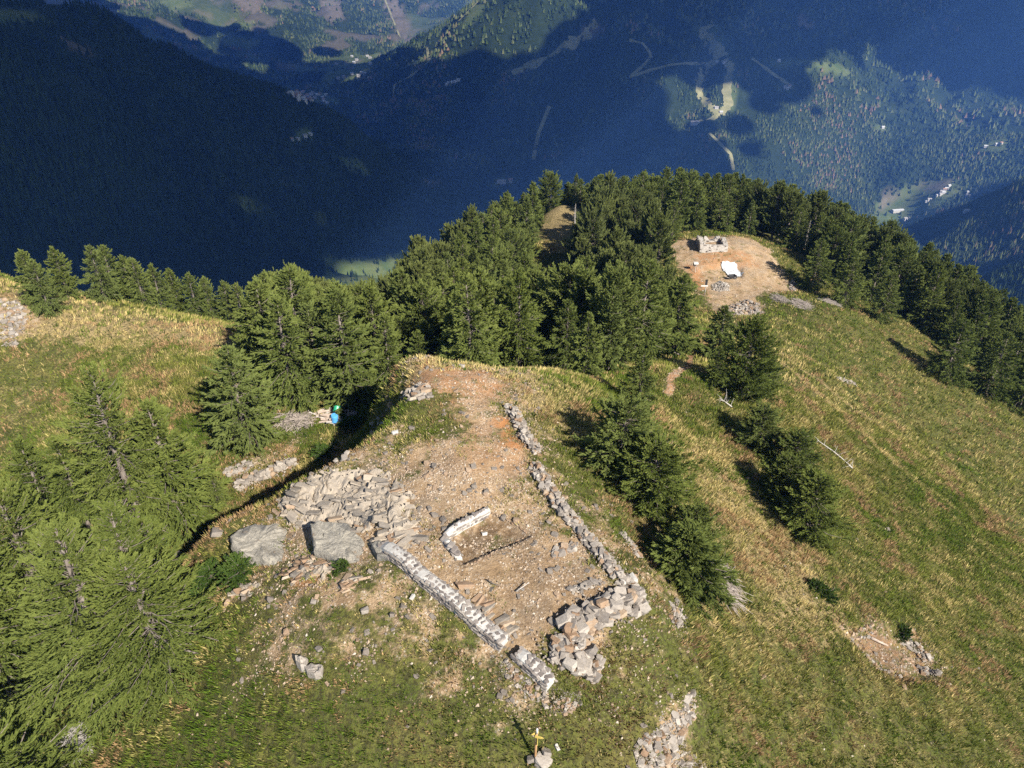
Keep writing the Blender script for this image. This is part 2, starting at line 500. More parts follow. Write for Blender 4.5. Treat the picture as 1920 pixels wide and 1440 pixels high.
M['strata'] = rock_material('layered_schist', (.135, .115, .095), (.25, .22, .185), (.37, .31, .24), 3.0)
M['rockfill'] = rock_material('broken_stone', (.12, .10, .085), (.22, .19, .16), (.36, .32, .27), 9)
M['wallstone'] = rock_material('dark_wall_stone', (.10, .085, .078), (.19, .165, .15), (.30, .265, .235), 4)
M['mortar'] = plain('lime_mortar', (.34, .32, .295), (.50, .485, .455), 5, .95, .1, .6, .03)
M['gravel'] = rock_material('loose_gravel', (.26, .21, .16), (.42, .35, .28), (.55, .49, .42), 3)
M['farground'] = None

# ------------------------------------------------------------------ ground: hillside and valley
def spaced(lo, a, b, hi, fine, grow, mx):
    xs = list(np.arange(a, b + 1e-6, fine)); s = fine; x = b
    while x < hi:
        s = min(s * grow, mx); x += s; xs.append(x)
    s = fine; x = a; left = []
    while x > lo:
        s = min(s * grow, mx); x -= s; left.append(x)
    return np.array(left[::-1] + xs)

XS = spaced(-135, -30, 40, 172, .23, 1.035, 2.2)
YS = np.concatenate([np.arange(-12, 13, 1.0), np.arange(13, 60, .23), np.arange(60, 128, .48), np.arange(128, 240, 1.6)])
GX, GY = np.meshgrid(XS, YS)
GZ = H(GX, GY)
gx, gy, gz = GX.ravel(), GY.ravel(), GZ.ravel()

BARE = [([(740,700),(960,688),(1010,760),(1085,900),(1240,1080),(1300,1150),(1210,1250),(1110,1315),(960,1345),(800,1290),(640,1262),(480,1250),(425,1130),(430,1060),(480,960),(600,880),(700,830),(790,770)], .46, 2.0),  # (outline as seen, strength, softness m)
    ([(775,700),(850,685),(935,700),(955,770),(1000,870),(1060,970),(1180,1100),(1110,1150),(1050,1200),(1040,1290),(960,1220),(720,1050),(600,1060),(520,1090),(490,1000),(560,910),(650,880),(740,850),(770,790)], .66, 1.4), ([(820,830),(985,850),(1005,930),(930,950),(830,1000),(770,1000),(780,900)], .95, 1.5), ([(740,1060),(850,1000),(1000,1000),(1180,1105),(1040,1200),(960,1210)], .82, 1.0), ([(790,690),(940,692),(950,740),(830,720)], .8, 1.0),
    ([(540,1085),(700,1050),(830,1150),(940,1230),(1010,1310),(1130,1345),(960,1345),(870,1260),(760,1190),(640,1170),(560,1140)], .60, 1.5),
    ([(430,1235),(520,1190),(640,1130),(760,1160),(740,1220),(640,1210),(540,1260)], .56, 1.2),
    ([(740,1270),(800,1250),(830,1310),(760,1320)], .5, .8),
    ([(1240,452),(1300,446),(1400,446),(1440,465),(1480,520),(1490,545),(1430,560),(1430,592),(1370,592),(1320,570),(1290,520),(1260,480)], .74, 1.5),
    ([(1590,1190),(1640,1176),(1718,1190),(1764,1250),(1740,1275),(1690,1270),(1640,1248)], .62, .9),
    ([(1200,1380),(1290,1290),(1310,1330),(1290,1440),(1190,1440)], .6, .8),
    ([(420,890),(470,860),(540,830),(570,815),(560,850),(470,890)], .55, 1.0),
    ([(0,560),(60,545),(110,580),(50,650),(10,640)], .5, 1.5),
    ([(1060,900),(1240,1080),(1200,1090),(1040,930)], .45, .6),
    ([(1310,560),(1340,540),(1440,640),(1430,660)], .4, .8),
]
OCHRE = [([(740,692),(955,688),(965,735),(870,760),(770,765)], .6, 1.2), ([(1600,1190),(1720,1195),(1755,1255),(1690,1268),(1640,1245)], .5, .6), ([(925,770),(975,785),(980,840),(940,835)], 1.0, .5), ([(850,800),(1000,850),(960,900),(850,880)], .35, 1.5), ([(1300,472),(1395,470),(1425,500),(1380,500),(1305,500)], .6, .8),
         ([(1285,495),(1310,500),(1335,560),(1310,548)], .8, .5), ([(530,1050),(610,1050),(600,1100),(530,1100)], .8, .4), ([(750,700),(820,700),(790,760),(750,780)], .4, 1)]
STRAW = [([(740,688),(1060,690),(1010,745),(760,740)], 1.0, 1.0), ([(-60,510),(0,528),(470,636),(470,665),(250,640),(0,640)], .9, 2), ([(960,700),(1060,700),(1100,800),(1250,950),(1400,1180),(1330,1130),(1150,930),(1000,770)], .7, 2),
         ([(1240,780),(1340,820),(1520,1050),(1600,1200),(1450,1180),(1300,900)], .75, 3), ([(1030,370),(1075,370),(1080,470),(1020,470)], .9, 2), ([(560,880),(700,820),(760,780),(720,860),(600,890)], .5, 1),
         ([(0,700),(300,760),(300,850),(0,860)], .3, 4), ([(1400,1180),(1900,1440),(1300,1440)], .25, 4), ([(0,590),(300,640),(420,740),(100,720)], .15, 4)]
LINES = [([(1255,735),(1258,712),(1272,697),(1290,690),(1295,668)], .9, .45, 1), ([(1432,640),(1500,690),(1600,765),(1720,850)], .55, .35, 0), ([(1440,665),(1560,760),(1680,870)], .4, .5, 0),
         ([(1150,880),(1240,1020),(1330,1160)], .5, .5, 0)]

def region(lst):
    out = np.zeros(len(gx))
    for poly, s, soft in lst:
        P = polyat(poly)
        bx = [p[0] for p in P]; by = [p[1] for p in P]
        m = (gx > min(bx) - soft * 2) & (gx < max(bx) + soft * 2) & (gy > min(by) - soft * 2) & (gy < max(by) + soft * 2)
        wob = (fbm(gx[m] / 1.6, gy[m] / 1.6, 33, 3) - .5) * soft * 2
        out[m] = np.maximum(out[m], s * sstep(soft, -soft, sdist(gx[m], gy[m], P) + wob))
    return out
bare = region(BARE); ochre = region(OCHRE); straw = region(STRAW)
for ln, s, w_, oc in LINES:
    P = polyat(ln); d = ldist(gx, gy, P) + (fbm(gx * 1.5, gy * 1.5, 4, 2) - .5) * w_
    k = sstep(w_ * 1.4, w_ * .4, d)
    if oc:
        bare = np.maximum(bare, s * k); ochre = np.maximum(ochre, .7 * k)
    else: straw = np.maximum(straw, k * 1.2)
gp = polyat([(785,735),(840,740),(865,800),(820,830),(760,820)]); bare *= 1 - .75 * sstep(1.0, -1.0, sdist(gx, gy, gp))
green_mask = region([([(370,1230),(560,1290),(760,1310),(960,1330),(1010,1450),(330,1450)], 1.0, 1.5), ([(1120,1190),(1180,1150),(1200,1210),(1130,1240)], .8, .8), ([(1300,1300),(1500,1440),(1320,1440)], .4, 2), ([(560,800),(620,800),(560,850),(470,850)], .8, 1.0), ([(0,700),(430,700),(430,830),(200,900),(0,860)], .45, 3)])
dark_soil = region([([(866,1056),(838,1012),(918,962),(1000,1000)], 1.0, .25), ([(870,1060),(1000,1010),(1170,1110),(1050,1190),(960,1200)], .55, 1.0), ([(1592,1192),(1640,1178),(1715,1192),(1762,1248),(1738,1272),(1690,1268),(1640,1246)], .8, .6), ([(1690,1250),(1740,1250),(1735,1272),(1690,1270)], 1.0, .5), ([(740,700),(800,690),(780,760),(700,830),(600,880)], .5, 1.0)])  # darker brown soil: room floor, excavation, pit and upper left flank
mask = np.stack([bare, ochre, straw, dark_soil], 1)
ny, nx = GX.shape
idx = np.arange(nx * ny).reshape(ny, nx)
F = np.stack([idx[:-1, :-1], idx[:-1, 1:], idx[1:, 1:], idx[1:, :-1]], -1).reshape(-1, 4)
hill = link('hillside', np_mesh('hillside', np.stack([gx, gy, gz], 1), F, M['ground'], True, {'mask': mask}))
hill['kind'] = 'structure'

def grid_sample(arr, x, y):        # nearest lookup in the ground grid
    i = np.clip(np.searchsorted(XS, x), 0, nx - 1); j = np.clip(np.searchsorted(YS, y), 0, ny - 1)
    return arr[j * nx + i]

# far terrain on a fan
def far_ground_material():
    m, nt = mat('valley_ground'); P = pos(nt)
    a = N(nt, 'ShaderNodeAttribute', attribute_name='mask')
    sp = N(nt, 'ShaderNodeSeparateColor'); nt.links.new(a.outputs['Color'], sp.inputs[0])
    forest = ramp(nt, noise(nt, P, .02, 6, .7), [(.3, (.010, .018, .007)), (.6, (.022, .034, .013)), (.8, (.048, .054, .024))])
    mead = ramp(nt, noise(nt, P, .03, 5, .6), [(.3, (.055, .085, .026)), (.7, (.11, .125, .045))])
    scree = ramp(nt, noise(nt, P, .05, 5, .7), [(.3, (.10, .085, .06)), (.7, (.19, .155, .115))])
    c = mixc(nt, sp.outputs[0], forest, mead); c = mixc(nt, sp.outputs[1], c, scree)
    surf(nt, c, .95, bump(nt, noise(nt, P, .12, 5, .7), .8, 3.0), .05)
    return m
M['farground'] = far_ground_material()

FMEAD = [  # outlines of open meadow on the far slopes, as seen
    [(612,482),(660,490),(750,488),(735,512),(700,545),(650,560),(608,530)], [(285,-5),(360,0),(372,18),(325,24)], [(388,32),(470,42),(475,54),(400,48)], [(415,62),(485,78),(470,92),(420,84)],
    [(535,178),(600,172),(640,190),(600,212),(550,200)], [(620,108),(720,100),(660,150),(600,170)], [(555,245),(588,242),(582,262),(552,270)], [(640,295),(672,300),(690,325),(645,312)],
    [(1438,116),(1500,114),(1500,126),(1445,126)], [(1505,108),(1570,122),(1610,145),(1560,138),(1508,122)], [(1455,155),(1490,160),(1490,174),(1458,170)], [(1640,236),(1665,238),(1660,246),(1640,246)],
    [(1640,385),(1700,350),(1790,335),(1800,360),(1750,395),(1790,430),(1640,420)], [(1845,265),(1890,258),(1885,285),(1840,285)], [(1325,190),(1340,188),(1345,210),(1332,215)], [(895,0),(870,45),(880,48),(910,12)],
    [(-20,18),(60,22),(95,45),(0,50)], [(930,335),(975,335),(970,350),(920,348)], [(1308,48),(1345,44),(1365,95),(1375,120),(1350,80),(1315,68)], [(1360,135),(1378,140),(1375,205),(1362,205)],
]
FSCREE = [[(600,0),(640,0),(645,35),(610,40)], [(715,0),(745,0),(785,80),(755,82)], [(112,68),(175,100),(165,106),(118,80)], [(430,-5),(500,-5),(480,28),(455,20)], [(790,335),(840,345),(800,345)],
          [(1500,22),(1530,45),(1520,60),(1490,45)], [(1720,350),(1790,335),(1760,360)], [(1655,360),(1680,370),(1650,395)], [(1090,60),(1120,42),(1135,55),(1100,75)]]
FLINES = [[(1338,44),(1315,60),(1325,78),(1345,95),(1360,115),(1372,125),(1366,145),(1362,170),(1366,195),(1350,214)], [(1345,120),(1332,122),(1317,140),(1310,158),(1313,185),(1330,198),(1350,214)],
          [(1345,120),(1285,120),(1258,122),(1220,132),(1180,146)], [(1180,76),(1205,82),(1218,98),(1220,108),(1205,125),(1182,143)], [(1118,42),(1100,68),(1068,84),(1035,102),(1000,122),(960,138)],
          [(800,88),(805,115),(775,140),(740,160),(735,185)], [(1350,214),(1325,232),(1300,234)], [(1345,120),(1335,85)], [(1410,110),(1450,140),(1480,160)],
          [(722,0),(750,70)], [(1330,250),(1370,290),(1375,320)], [(860,40),(900,0)], [(1350,214),(1365,195)], [(1000,300),(1010,250),(1030,200)]]
az = np.radians(np.arange(-60, 60.01, .36))
rr = 118.0 * 1.0098 ** np.arange(int(math.log(6900 / 118.0) / math.log(1.0098)))
RR, AZ = np.meshgrid(rr, az, indexing='ij')
fx = (RR * np.sin(AZ)).ravel(); fy = (RR * np.cos(AZ)).ravel()
fz = H0(fx, fy)
inn = sstep(14, 0, np.maximum.reduce([-123 - fx, fx - 160, -5 - fy, fy - 226]))
fzm = fz - 5 * inn
fu, fv, fd = proj(np.stack([fx, fy, fz], 1))
mead = np.zeros(len(fx)); scree = np.zeros(len(fx))
far_ok = (RR.ravel() > 420)
def outlines(lst):
    out = []
    for p in lst:
        c = at(sum(q[0] for q in p) / len(p), sum(q[1] for q in p) / len(p), H0); D = math.hypot(c.x, c.y)
        out.append((p, D * .78, D * 1.25))
    return out
FMEAD = outlines(FMEAD); FSCREE = outlines(FSCREE)
for p, d0, d1 in FMEAD: mead = np.maximum(mead, sstep(6, -1, sdist(fu, fv, p)) * far_ok * (RR.ravel() > d0) * (RR.ravel() < d1))
for p, d0, d1 in FSCREE: scree = np.maximum(scree, .85 * sstep(6, -3, sdist(fu, fv, p)) * far_ok * (RR.ravel() > d0) * (RR.ravel() < d1))
scree[(RR.ravel() > 3500) & (fbm(fx / 130, fy / 130, 78, 5) > .62)] = .5
mead[(RR.ravel() > 3500) & (fbm(fx / 260, fy / 260, 77, 3) > .64)] = .6
nr, na = RR.shape
idx = np.arange(nr * na).reshape(nr, na)
F = np.stack([idx[:-1, :-1], idx[:-1, 1:], idx[1:, 1:], idx[1:, :-1]], -1).reshape(-1, 4)
valley = link('mountain_terrain', np_mesh('mountain_terrain', np.stack([fx, fy, fzm], 1), F, M['farground'], True,
              {'mask': np.stack([mead, scree, 0 * mead, 0 * mead + 1], 1)}))
valley['kind'] = 'structure'
TOPZ = float(fz.max())

# ski runs and forest roads: ribbons lying on the slopes
M['run'] = plain('mown_ski_run', (.15, .15, .07), (.27, .25, .13), .05, .95, .05, .2, .5)
runs_world = []
V = []; Fq = []
for li, ln in enumerate(FLINES):
    pts = []
    for (a, b) in zip(ln[:-1], ln[1:]):
        for k in range(6):
            t = k / 6; pts.append(at(a[0] + (b[0] - a[0]) * t, a[1] + (b[1] - a[1]) * t, H0))
    pts.append(at(*ln[-1], H0))
    keep = [pts[0]]
    for p in pts[1:]:
        if (p - keep[-1]).length < 420: keep.append(p)
    pts = keep
    if len(pts) < 3: continue
    runs_world.append([(p.x, p.y) for p in pts])
    w_ = 13.0 if li in (0, 1, 4) else 5.5
    b0 = len(V)
    for i, p in enumerate(pts):
        d = (pts[min(i + 1, len(pts) - 1)] - pts[max(i - 1, 0)]); d.z = 0
        d = d.normalized() if d.length > 0 else Vector((1, 0, 0))
        s = Vector((-d.y, d.x, 0)) * w_ * (0.7 + .6 * random.random())
        for q in (-1, 0, 1):
            w = p + s * q; V.append((w.x, w.y, float(H0(np.array([w.x]), np.array([w.y]))[0]) + 1.6))
    for i in range(len(pts) - 1):
        for q in range(2):
            a = b0 + i * 3 + q; Fq.append((a, a + 1, a + 4, a + 3))
runs = link('forest_road', np_mesh('forest_road', V, Fq, M['run'], True)); runs['kind'] = 'structure'

# ------------------------------------------------------------------ far forests (nobody could count them)
def make_far_forest():
    Vs = []; Fs = []; Ts = []; base = 0
    edges = [185, 330, 560, 950, 1600, 2600, 5600]
    for k in range(len(edges) - 1):
        r0, r1 = edges[k], edges[k + 1]
        rm = (r0 * r1) ** .5
        s = max(3.7, .0041 * rm)
        n = int(math.radians(100) * .5 * (r1 * r1 - r0 * r0) / (s * s))
        r = np.sqrt(RNG.uniform(r0 * r0, r1 * r1, n)); a = RNG.uniform(math.radians(-50), math.radians(50), n)
        x = r * np.sin(a); y = r * np.cos(a)
        z = H0(x, y)
        u, v, d = proj(np.stack([x, y, z], 1))
        ok = (u > -160) & (u < 2080) & (v > -90) & (v < 640)
        # nothing grows in hidden ground straight behind the own ridge
        sky_u = np.array([-200, 0, 200, 400, 480, 560, 780, 900, 1100, 1300, 1500, 1700, 1920, 2100]); sky_v = np.array([560, 560, 590, 620, 620, 560, 500, 400, 370, 350, 390, 480, 640, 760])
        ok &= v < np.interp(u, sky_u, sky_v)
        x, y, z, u, v, r = x[ok], y[ok], z[ok], u[ok], v[ok], r[ok]
        clear = np.zeros(len(x), bool)
        for p, d0, d1 in FMEAD + FSCREE: clear |= inside(u, v, p) & (r > d0) & (r < d1) & (RNG.random(len(x)) < .88)
        for ln in runs_world: clear |= ldist(x, y, ln) < 9
        clear |= (r > 3500) & ((fbm(x / 260, y / 260, 77, 3) > .66) | (fbm(x / 130, y / 130, 78, 5) > .62))
        clear |= (fbm(x / 55, y / 210, 57, 4) > .70)
        x, y, z, r = x[~clear], y[~clear], z[~clear], r[~clear]
        n = len(x)
        big = max(1.0, s / 4.2)
        h = RNG.uniform(5.5, 11, n) * (0.75 + .25 * big); w = RNG.uniform(1.35, 2.2, n) * big ** .8 * (1.25 if rm > 1600 else 1.0)
        m = 4
        ph = RNG.uniform(0, 6.28, n)
        tiers = ((.05, .62, 1.0), (.38, 1.0, .66)) if rm < 300 else ((.0, 1.0, 1.0),)
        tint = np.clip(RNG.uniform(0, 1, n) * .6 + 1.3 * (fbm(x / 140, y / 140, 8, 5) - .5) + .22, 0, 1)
        tint = np.where((x < 60) & (r < 1950), tint * .5, tint)  # left slope trees tinted darker, its deep shade put into the colour
        for (b0, b1, ws) in tiers:
            V = np.empty((n, m + 1, 3))
            for q in range(m):
                t = ph + 2 * math.pi * q / m; jit = RNG.uniform(.75, 1.2, n)
                V[:, q, 0] = x + np.cos(t) * w * ws * jit; V[:, q, 1] = y + np.sin(t) * w * ws * jit; V[:, q, 2] = z - .4 + h * b0
            V[:, m, 0] = x + RNG.uniform(-.3, .3, n); V[:, m, 1] = y; V[:, m, 2] = z + h * b1
            o = base + np.arange(n)[:, None] * (m + 1)
            for q in range(m):
                Fs.append(np.concatenate([o + q, o + (q + 1) % m, o + m], 1))
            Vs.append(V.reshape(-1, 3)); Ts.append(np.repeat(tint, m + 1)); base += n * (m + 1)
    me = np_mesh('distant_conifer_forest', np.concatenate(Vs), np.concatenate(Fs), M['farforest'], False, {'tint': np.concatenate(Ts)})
    o = link('distant_forest', me); o['kind'] = 'stuff'
    return o
def farforest_material():
    m, nt = mat('distant_needles')
    a = N(nt, 'ShaderNodeAttribute', attribute_name='tint')
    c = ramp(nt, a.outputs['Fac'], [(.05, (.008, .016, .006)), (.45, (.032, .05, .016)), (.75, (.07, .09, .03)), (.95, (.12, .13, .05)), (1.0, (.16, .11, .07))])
    surf(nt, c, .95, None, .05)
    return m
M['farforest'] = farforest_material()
make_far_forest()

# ------------------------------------------------------------------ clouds out of view, puffs placed to cast the shade on the valley
def make_clouds():
    shade = [[(-400,-90),(0,-20),(150,28),(400,120),(560,180),(800,280),(930,345),(900,420),(740,470),(620,480),(560,540),(440,620),(-400,620)],
             [(235,48),(270,30),(330,47),(365,45),(430,54),(505,56),(545,92),(600,86),(640,108),(735,108),(800,132),(880,104),(960,84),(1010,74),(1080,40),(1110,-80),(2100,-80),(2100,190),(1850,180),(1700,150),(1600,115),(1520,130),(1570,215),(1560,255),(1470,225),(1420,185),(1330,170),(1240,178),(1232,222),(1330,228),(1375,262),(1390,330),(1370,420),(930,400),(800,290),(560,190),(400,130)],
             [(1790,425),(1840,370),(1920,345),(2100,325),(2100,425),(1920,455),(1800,455)]]
    ico = bpy.data.meshes.new('tmp')
    import bmesh
    bm = bmesh.new(); bmesh.ops.create_icosphere(bm, subdivisions=2, radius=1.0); bm.to_mesh(ico); bm.free()
    iv = np.array([v.co for v in ico.vertices]); jf = np.array([list(p.vertices) for p in ico.polygons]); bpy.data.meshes.remove(ico)
    m, nt = mat('shade_cloud_puff')
    surf(nt, (.85, .86, .88), 1.0, None, 0)
    r = 430.0; groups = [[], [], []]
    while r < 5600:
        for a in np.radians(np.arange(-52, 52, 1.9)):
            aa = a + random.uniform(-.012, .012); q = r * random.uniform(.985, 1.015)
            x, y = q * math.sin(aa), q * math.cos(aa); z = float(H0(np.array([x]), np.array([y]))[0])
            u, v, d = proj(np.array([x, y, z]))
            for gi, p in enumerate(shade):
                if gi > 0 and not inside(np.array([u]), np.array([v]), p)[0] and float(sdist(np.array([u]), np.array([v]), p)[0]) < 70 and random.random() < .10:
                    groups[gi].append((np.array([x, y, z]) + SUN * ((1250 - z) / SUN[2]), q * random.uniform(.008, .022)))  # stray small puffs added to break up the edge of the shade
                if inside(np.array([u]), np.array([v]), p)[0]:
                    s = (1250 + random.uniform(-60, 90) - z) / SUN[2]
                    
                    ed = float(sdist(np.array([u]), np.array([v]), p)[0])
                    if ed > -45 and gi > 0 and random.random() < .45: break
                    groups[gi].append((np.array([x, y, z]) + SUN * s, q * (random.uniform(.038, .055) if ed < -45 or gi == 0 else random.uniform(.010, .026)))); break
        r *= 1.034
    for g in groups:
        if not g: continue
        Vs = []; Fs = []
        for i, (c, rad) in enumerate(g):
            Vs.append(c + iv * np.array([rad, rad, rad * .8])); Fs.append(jf + i * len(iv))
        o = link('shade_cloud', np_mesh('shade_cloud', np.concatenate(Vs), np.concatenate(Fs), m, True)); o['kind'] = 'stuff'
make_clouds()

# ------------------------------------------------------------------ haze
def make_haze():
    lo = float(fzm.min()) - 3; hi = max(TOPZ + 25, CAMZ + 15)
    mb = MB(); mb.box((0, 3300, (lo + hi) / 2), (6400, 3900, (hi - lo) / 2))
    m, nt = mat('valley_air')
    v = N(nt, 'ShaderNodeVolumePrincipled'); o = N(nt, 'ShaderNodeOutputMaterial')
    v.inputs['Color'].default_value = (.14, .35, 1.0, 1)
    v.inputs['Density'].default_value = HAZE
    v.inputs['Anisotropy'].default_value = 0.0
    nt.links.new(v.outputs[0], o.inputs['Volume'])
    h = link('haze', mb.mesh('haze', m)); h['kind'] = 'stuff'
HAZE = 0.00009
make_haze()

# ------------------------------------------------------------------ conifers
def kites(P, D, l, w, up=None, roll=None):
    """crossed slim leaf-clump faces along directions D from points P"""
    n = len(P)
    D = D / np.linalg.norm(D, axis=1, keepdims=True)
    ref = np.tile(np.array([0, 0, 1.0]), (n, 1)); ref[np.abs(D[:, 2]) > .93] = (1, 0, 0)
    S = np.cross(D, ref); S /= np.linalg.norm(S, axis=1, keepdims=True)
    U = np.cross(S, D)
    if roll is not None:
        c, s = np.cos(roll)[:, None], np.sin(roll)[:, None]; S, U = S * c + U * s, U * c - S * s
    l = l[:, None]; w = w[:, None]
    mid = P + D * l * .45
    V = np.stack([P, mid + S * w * .5, P + D * l, mid - S * w * .5, P, mid + U * w * .5, P + D * l, mid - U * w * .5], 1)
    o = np.arange(n)[:, None] * 8
    F = np.concatenate([o + np.array([0, 1, 2, 3]), o + np.array([4, 5, 6, 7])], 0)
    return V.reshape(-1, 3), F

def conifer(seed, h=9.0, R=2.1, z0=.6, nb=120, per=26, kl=.42, kw=.13, kind='larch', lean=0.0, dead=False):
    g = np.random.default_rng(seed)
    rs = random.Random(seed)
    # trunk with a slight sweep
    sw = g.normal(0, .12, 2)
    def axis(z):
        t = np.asarray(z) / h
        return np.stack([sw[0] * np.sin(t * 3) + lean * t * t, sw[1] * np.sin(t * 2.3), np.asarray(z, float)], -1)
    tb = MB()
    zs = np.linspace(-.5, h * .97, 10)
    tb.tube([tuple(axis(z)) for z in zs], [max(.018, .022 * h * (1 - z / h) ** .8 + .008) for z in np.clip(zs, 0, h)], 7)
    t = (np.arange(nb) + .5) / nb
    t = t ** (.9 if kind != 'pine' else .75)
    zb = z0 + (h - z0 - .12) * t
    az = np.arange(nb) * 2.39996 + g.normal(0, .35, nb)
    if kind == 'dome':
        prof = np.sqrt(np.clip(1 - (np.clip(t - .18, 0, 1) / .84) ** 2, .012, 1)) * np.minimum(1, .8 + t)
    elif kind == 'pine':
        prof = np.where(t < .45, .62 + .38 * np.sin(np.clip(t / .45, 0, 1) * 1.57), np.sqrt(np.clip(1 - ((t - .45) / .58) ** 2, 0.02, 1)))
    else:
        prof = np.minimum((1 - t) ** .6 + .03, 1.0) * np.minimum(1, .72 + t * 1.6)
    # lobes make one side fuller than another
    lob = 1 + .22 * np.sin(az * 2 + g.uniform(0, 6)) * np.sin(t * 9 + g.uniform(0, 6))
    L = R * prof * g.uniform(.5, 1.18, nb) * lob
    L = np.maximum(L, .12)
    e0 = (np.interp(t, [0, .5, 1], [-.15, .12, .9]) if kind != 'pine' else np.interp(t, [0, .5, 1], [.0, .35, 1.1])) + g.normal(0, .2, nb)
    drp = (.32 if kind == 'larch' else .42 if kind == 'spruce' else .05) * (1 - t) * g.uniform(.5, 1.3, nb)
    Ps = []; Ds = []; ls = []; ws = []; ts = []
    for i in range(nb):
        b = axis(zb[i]); dx, dy = math.cos(az[i]), math.sin(az[i])
        def sp(s):
            s = np.asarray(s)
            r = L[i] * s * math.cos(e0[i]); z = L[i] * (s * math.sin(e0[i]) - drp[i] * s * s + .16 * s ** 4)
            wob = .06 * L[i] * np.sin(s * 5 + i)
            return np.stack([b[0] + dx * r - dy * wob, b[1] + dy * r + dx * wob, b[2] + z], -1)
        if L[i] > .35 and (i % (1 if dead else 2) == 0):
            ss = np.linspace(0, .9, 4)
            tb.tube([tuple(p) for p in sp(ss)], [max(.010, .012 + .012 * L[i] * (1 - s)) for s in ss], 3, False)
        n = max(3, int(per * L[i] / R * g.uniform(.8, 1.2)))
        per_b = 7 if n > 40 else 5
        m = max(2, n // per_b); n = m * per_b
        sb = g.uniform(.10 if kind != 'pine' else .3, 1.0, m) ** .8
        pb = sp(sb); tg = sp(np.minimum(sb + .03, 1.03)) - pb
        tg /= np.linalg.norm(tg, axis=1, keepdims=True) + 1e-9
        side = np.where(g.random(m) < .5, -1.0, 1.0)
        an = side * g.uniform(.3, 1.1, m) * (1 - .6 * sb)
        ca, sa = np.cos(an), np.sin(an)
        db = np.stack([tg[:, 0] * ca - tg[:, 1] * sa, tg[:, 0] * sa + tg[:, 1] * ca, tg[:, 2]], 1)
        db[:, 2] += g.normal(-.10 if kind != 'pine' else .35, .25, m)
        Lb = L[i] * .42 * (1 - sb * .72) * g.uniform(.5, 1.2, m) + kl * .35
        f = np.tile((np.arange(per_b) + .5) / per_b, m); rep = np.repeat(np.arange(m), per_b)
        s = sb[rep]
        p = pb[rep] + db[rep] * (Lb[rep] * f)[:, None]
        d = db[rep] + g.normal(0, .33, (n, 3)) * np.array([1, 1, .8])
        Ps.append(p); Ds.append(d); ls.append(kl * g.uniform(.6, 1.25, n) * (.75 + .35 * (1 - t[i]))); ws.append(kw * g.uniform(.7, 1.3, n))
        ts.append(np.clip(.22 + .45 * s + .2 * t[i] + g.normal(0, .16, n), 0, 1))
    # leader shoot
    k = 14
    zt = h - .75 + .7 * np.arange(k) / k
    Ps.append(axis(zt)); a2 = g.uniform(0, 6.28, k); Ds.append(np.stack([np.cos(a2) * .7, np.sin(a2) * .7, np.full(k, .8)], 1)); ls.append(np.full(k, kl * .55)); ws.append(np.full(k, kw * .7)); ts.append(np.full(k, .8))
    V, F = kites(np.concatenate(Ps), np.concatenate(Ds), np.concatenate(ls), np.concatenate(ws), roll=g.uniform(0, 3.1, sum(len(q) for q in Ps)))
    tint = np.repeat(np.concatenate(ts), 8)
    return tb, V, F, tint

TREES = {}
def tree_kind(key, leafmat, barkmat, **kw):
    tb, V, F, tint = conifer(**kw)
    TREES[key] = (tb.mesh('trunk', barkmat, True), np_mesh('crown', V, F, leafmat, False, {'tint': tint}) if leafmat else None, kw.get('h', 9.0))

for i in range(3):
    tree_kind('near%d' % i, M['larch'], M['bark'], seed=100 + i, h=11.0, R=3.4 + .25 * (i % 3), z0=.5, nb=300, per=180, kl=.22, kw=.052, kind='larch', lean=.3 * (i % 2))
for i in range(5):
    tree_kind('mid%d' % i, M['larch'] if i in (0, 3) else M['spruce'], M['bark'], seed=200 + i, h=9.5, R=2.7 + .25 * (i % 3), z0=.4, nb=210, per=120, kl=.33, kw=.085, kind='larch' if i in (0, 3) else 'spruce')
for i in range(4):
    tree_kind('ridge%d' % i, M['spruce'], M['bark'], seed=300 + i, h=9.0, R=2.35 + .25 * (i % 3), z0=.6, nb=170, per=110, kl=.38, kw=.125, kind='spruce')
for i in range(4):
    tree_kind('stone%d' % i, M['pine'], M['bark'], seed=400 + i, h=8.5, R=2.1 + .2 * i, z0=1.0, nb=170, per=105, kl=.36, kw=.14, kind='pine')
for i in range(3):
    tree_kind('round%d' % i, M['larch'] if i == 1 else M['spruce'], M['bark'], seed=440 + i, h=6.5, R=2.4, z0=.1, nb=240, per=135, kl=.27, kw=.07, kind='dome')
tree_kind('brown', M['deadfol'], M['deadwood'], seed=500, h=8.0, R=1.8, z0=2.0, nb=80, per=16, kl=.4, kw=.09, kind='spruce')
tree_kind('dead', None, M['deadwood'], seed=501, h=8.0, R=1.3, z0=1.5, nb=90, per=3, kind='spruce', dead=True)
# a bare little tree with grey twigs
tree_kind('greytwig', M['deadwood'], M['deadwood'], seed=502, h=4.0, R=1.0, z0=.6, nb=80, per=18, kl=.35, kw=.02, kind='larch', dead=True)
# low wide bushes
tree_kind('bush', M['larch'], M['bark'], seed=510, h=3.2, R=1.9, z0=.1, nb=230, per=130, kl=.30, kw=.06, kind='larch')
tree_kind('shrub', M['shrub'], M['bark'], seed=511, h=.7, R=.9, z0=.03, nb=130, per=60, kl=.13, kw=.055, kind='dome')

def plant(key, name, label, cat, x, y, h, group=None, wide=1.0, rz=None, tilt=None, z=None):
    tm, cm, h0 = TREES[key]
    z = hz(x, y) if z is None else z
    o = thing(name, label, cat, (x, y, z - .05), random.uniform(0, 6.28) if rz is None else rz, group)
    s = h / h0
    o.scale = (s * wide, s * wide, s)
    if tilt: o.rotation_euler = (tilt[0], tilt[1], o.rotation_euler[2])
    link('trunk', tm, o)
    if cm is not None: link('crown', cm, o)
    return o

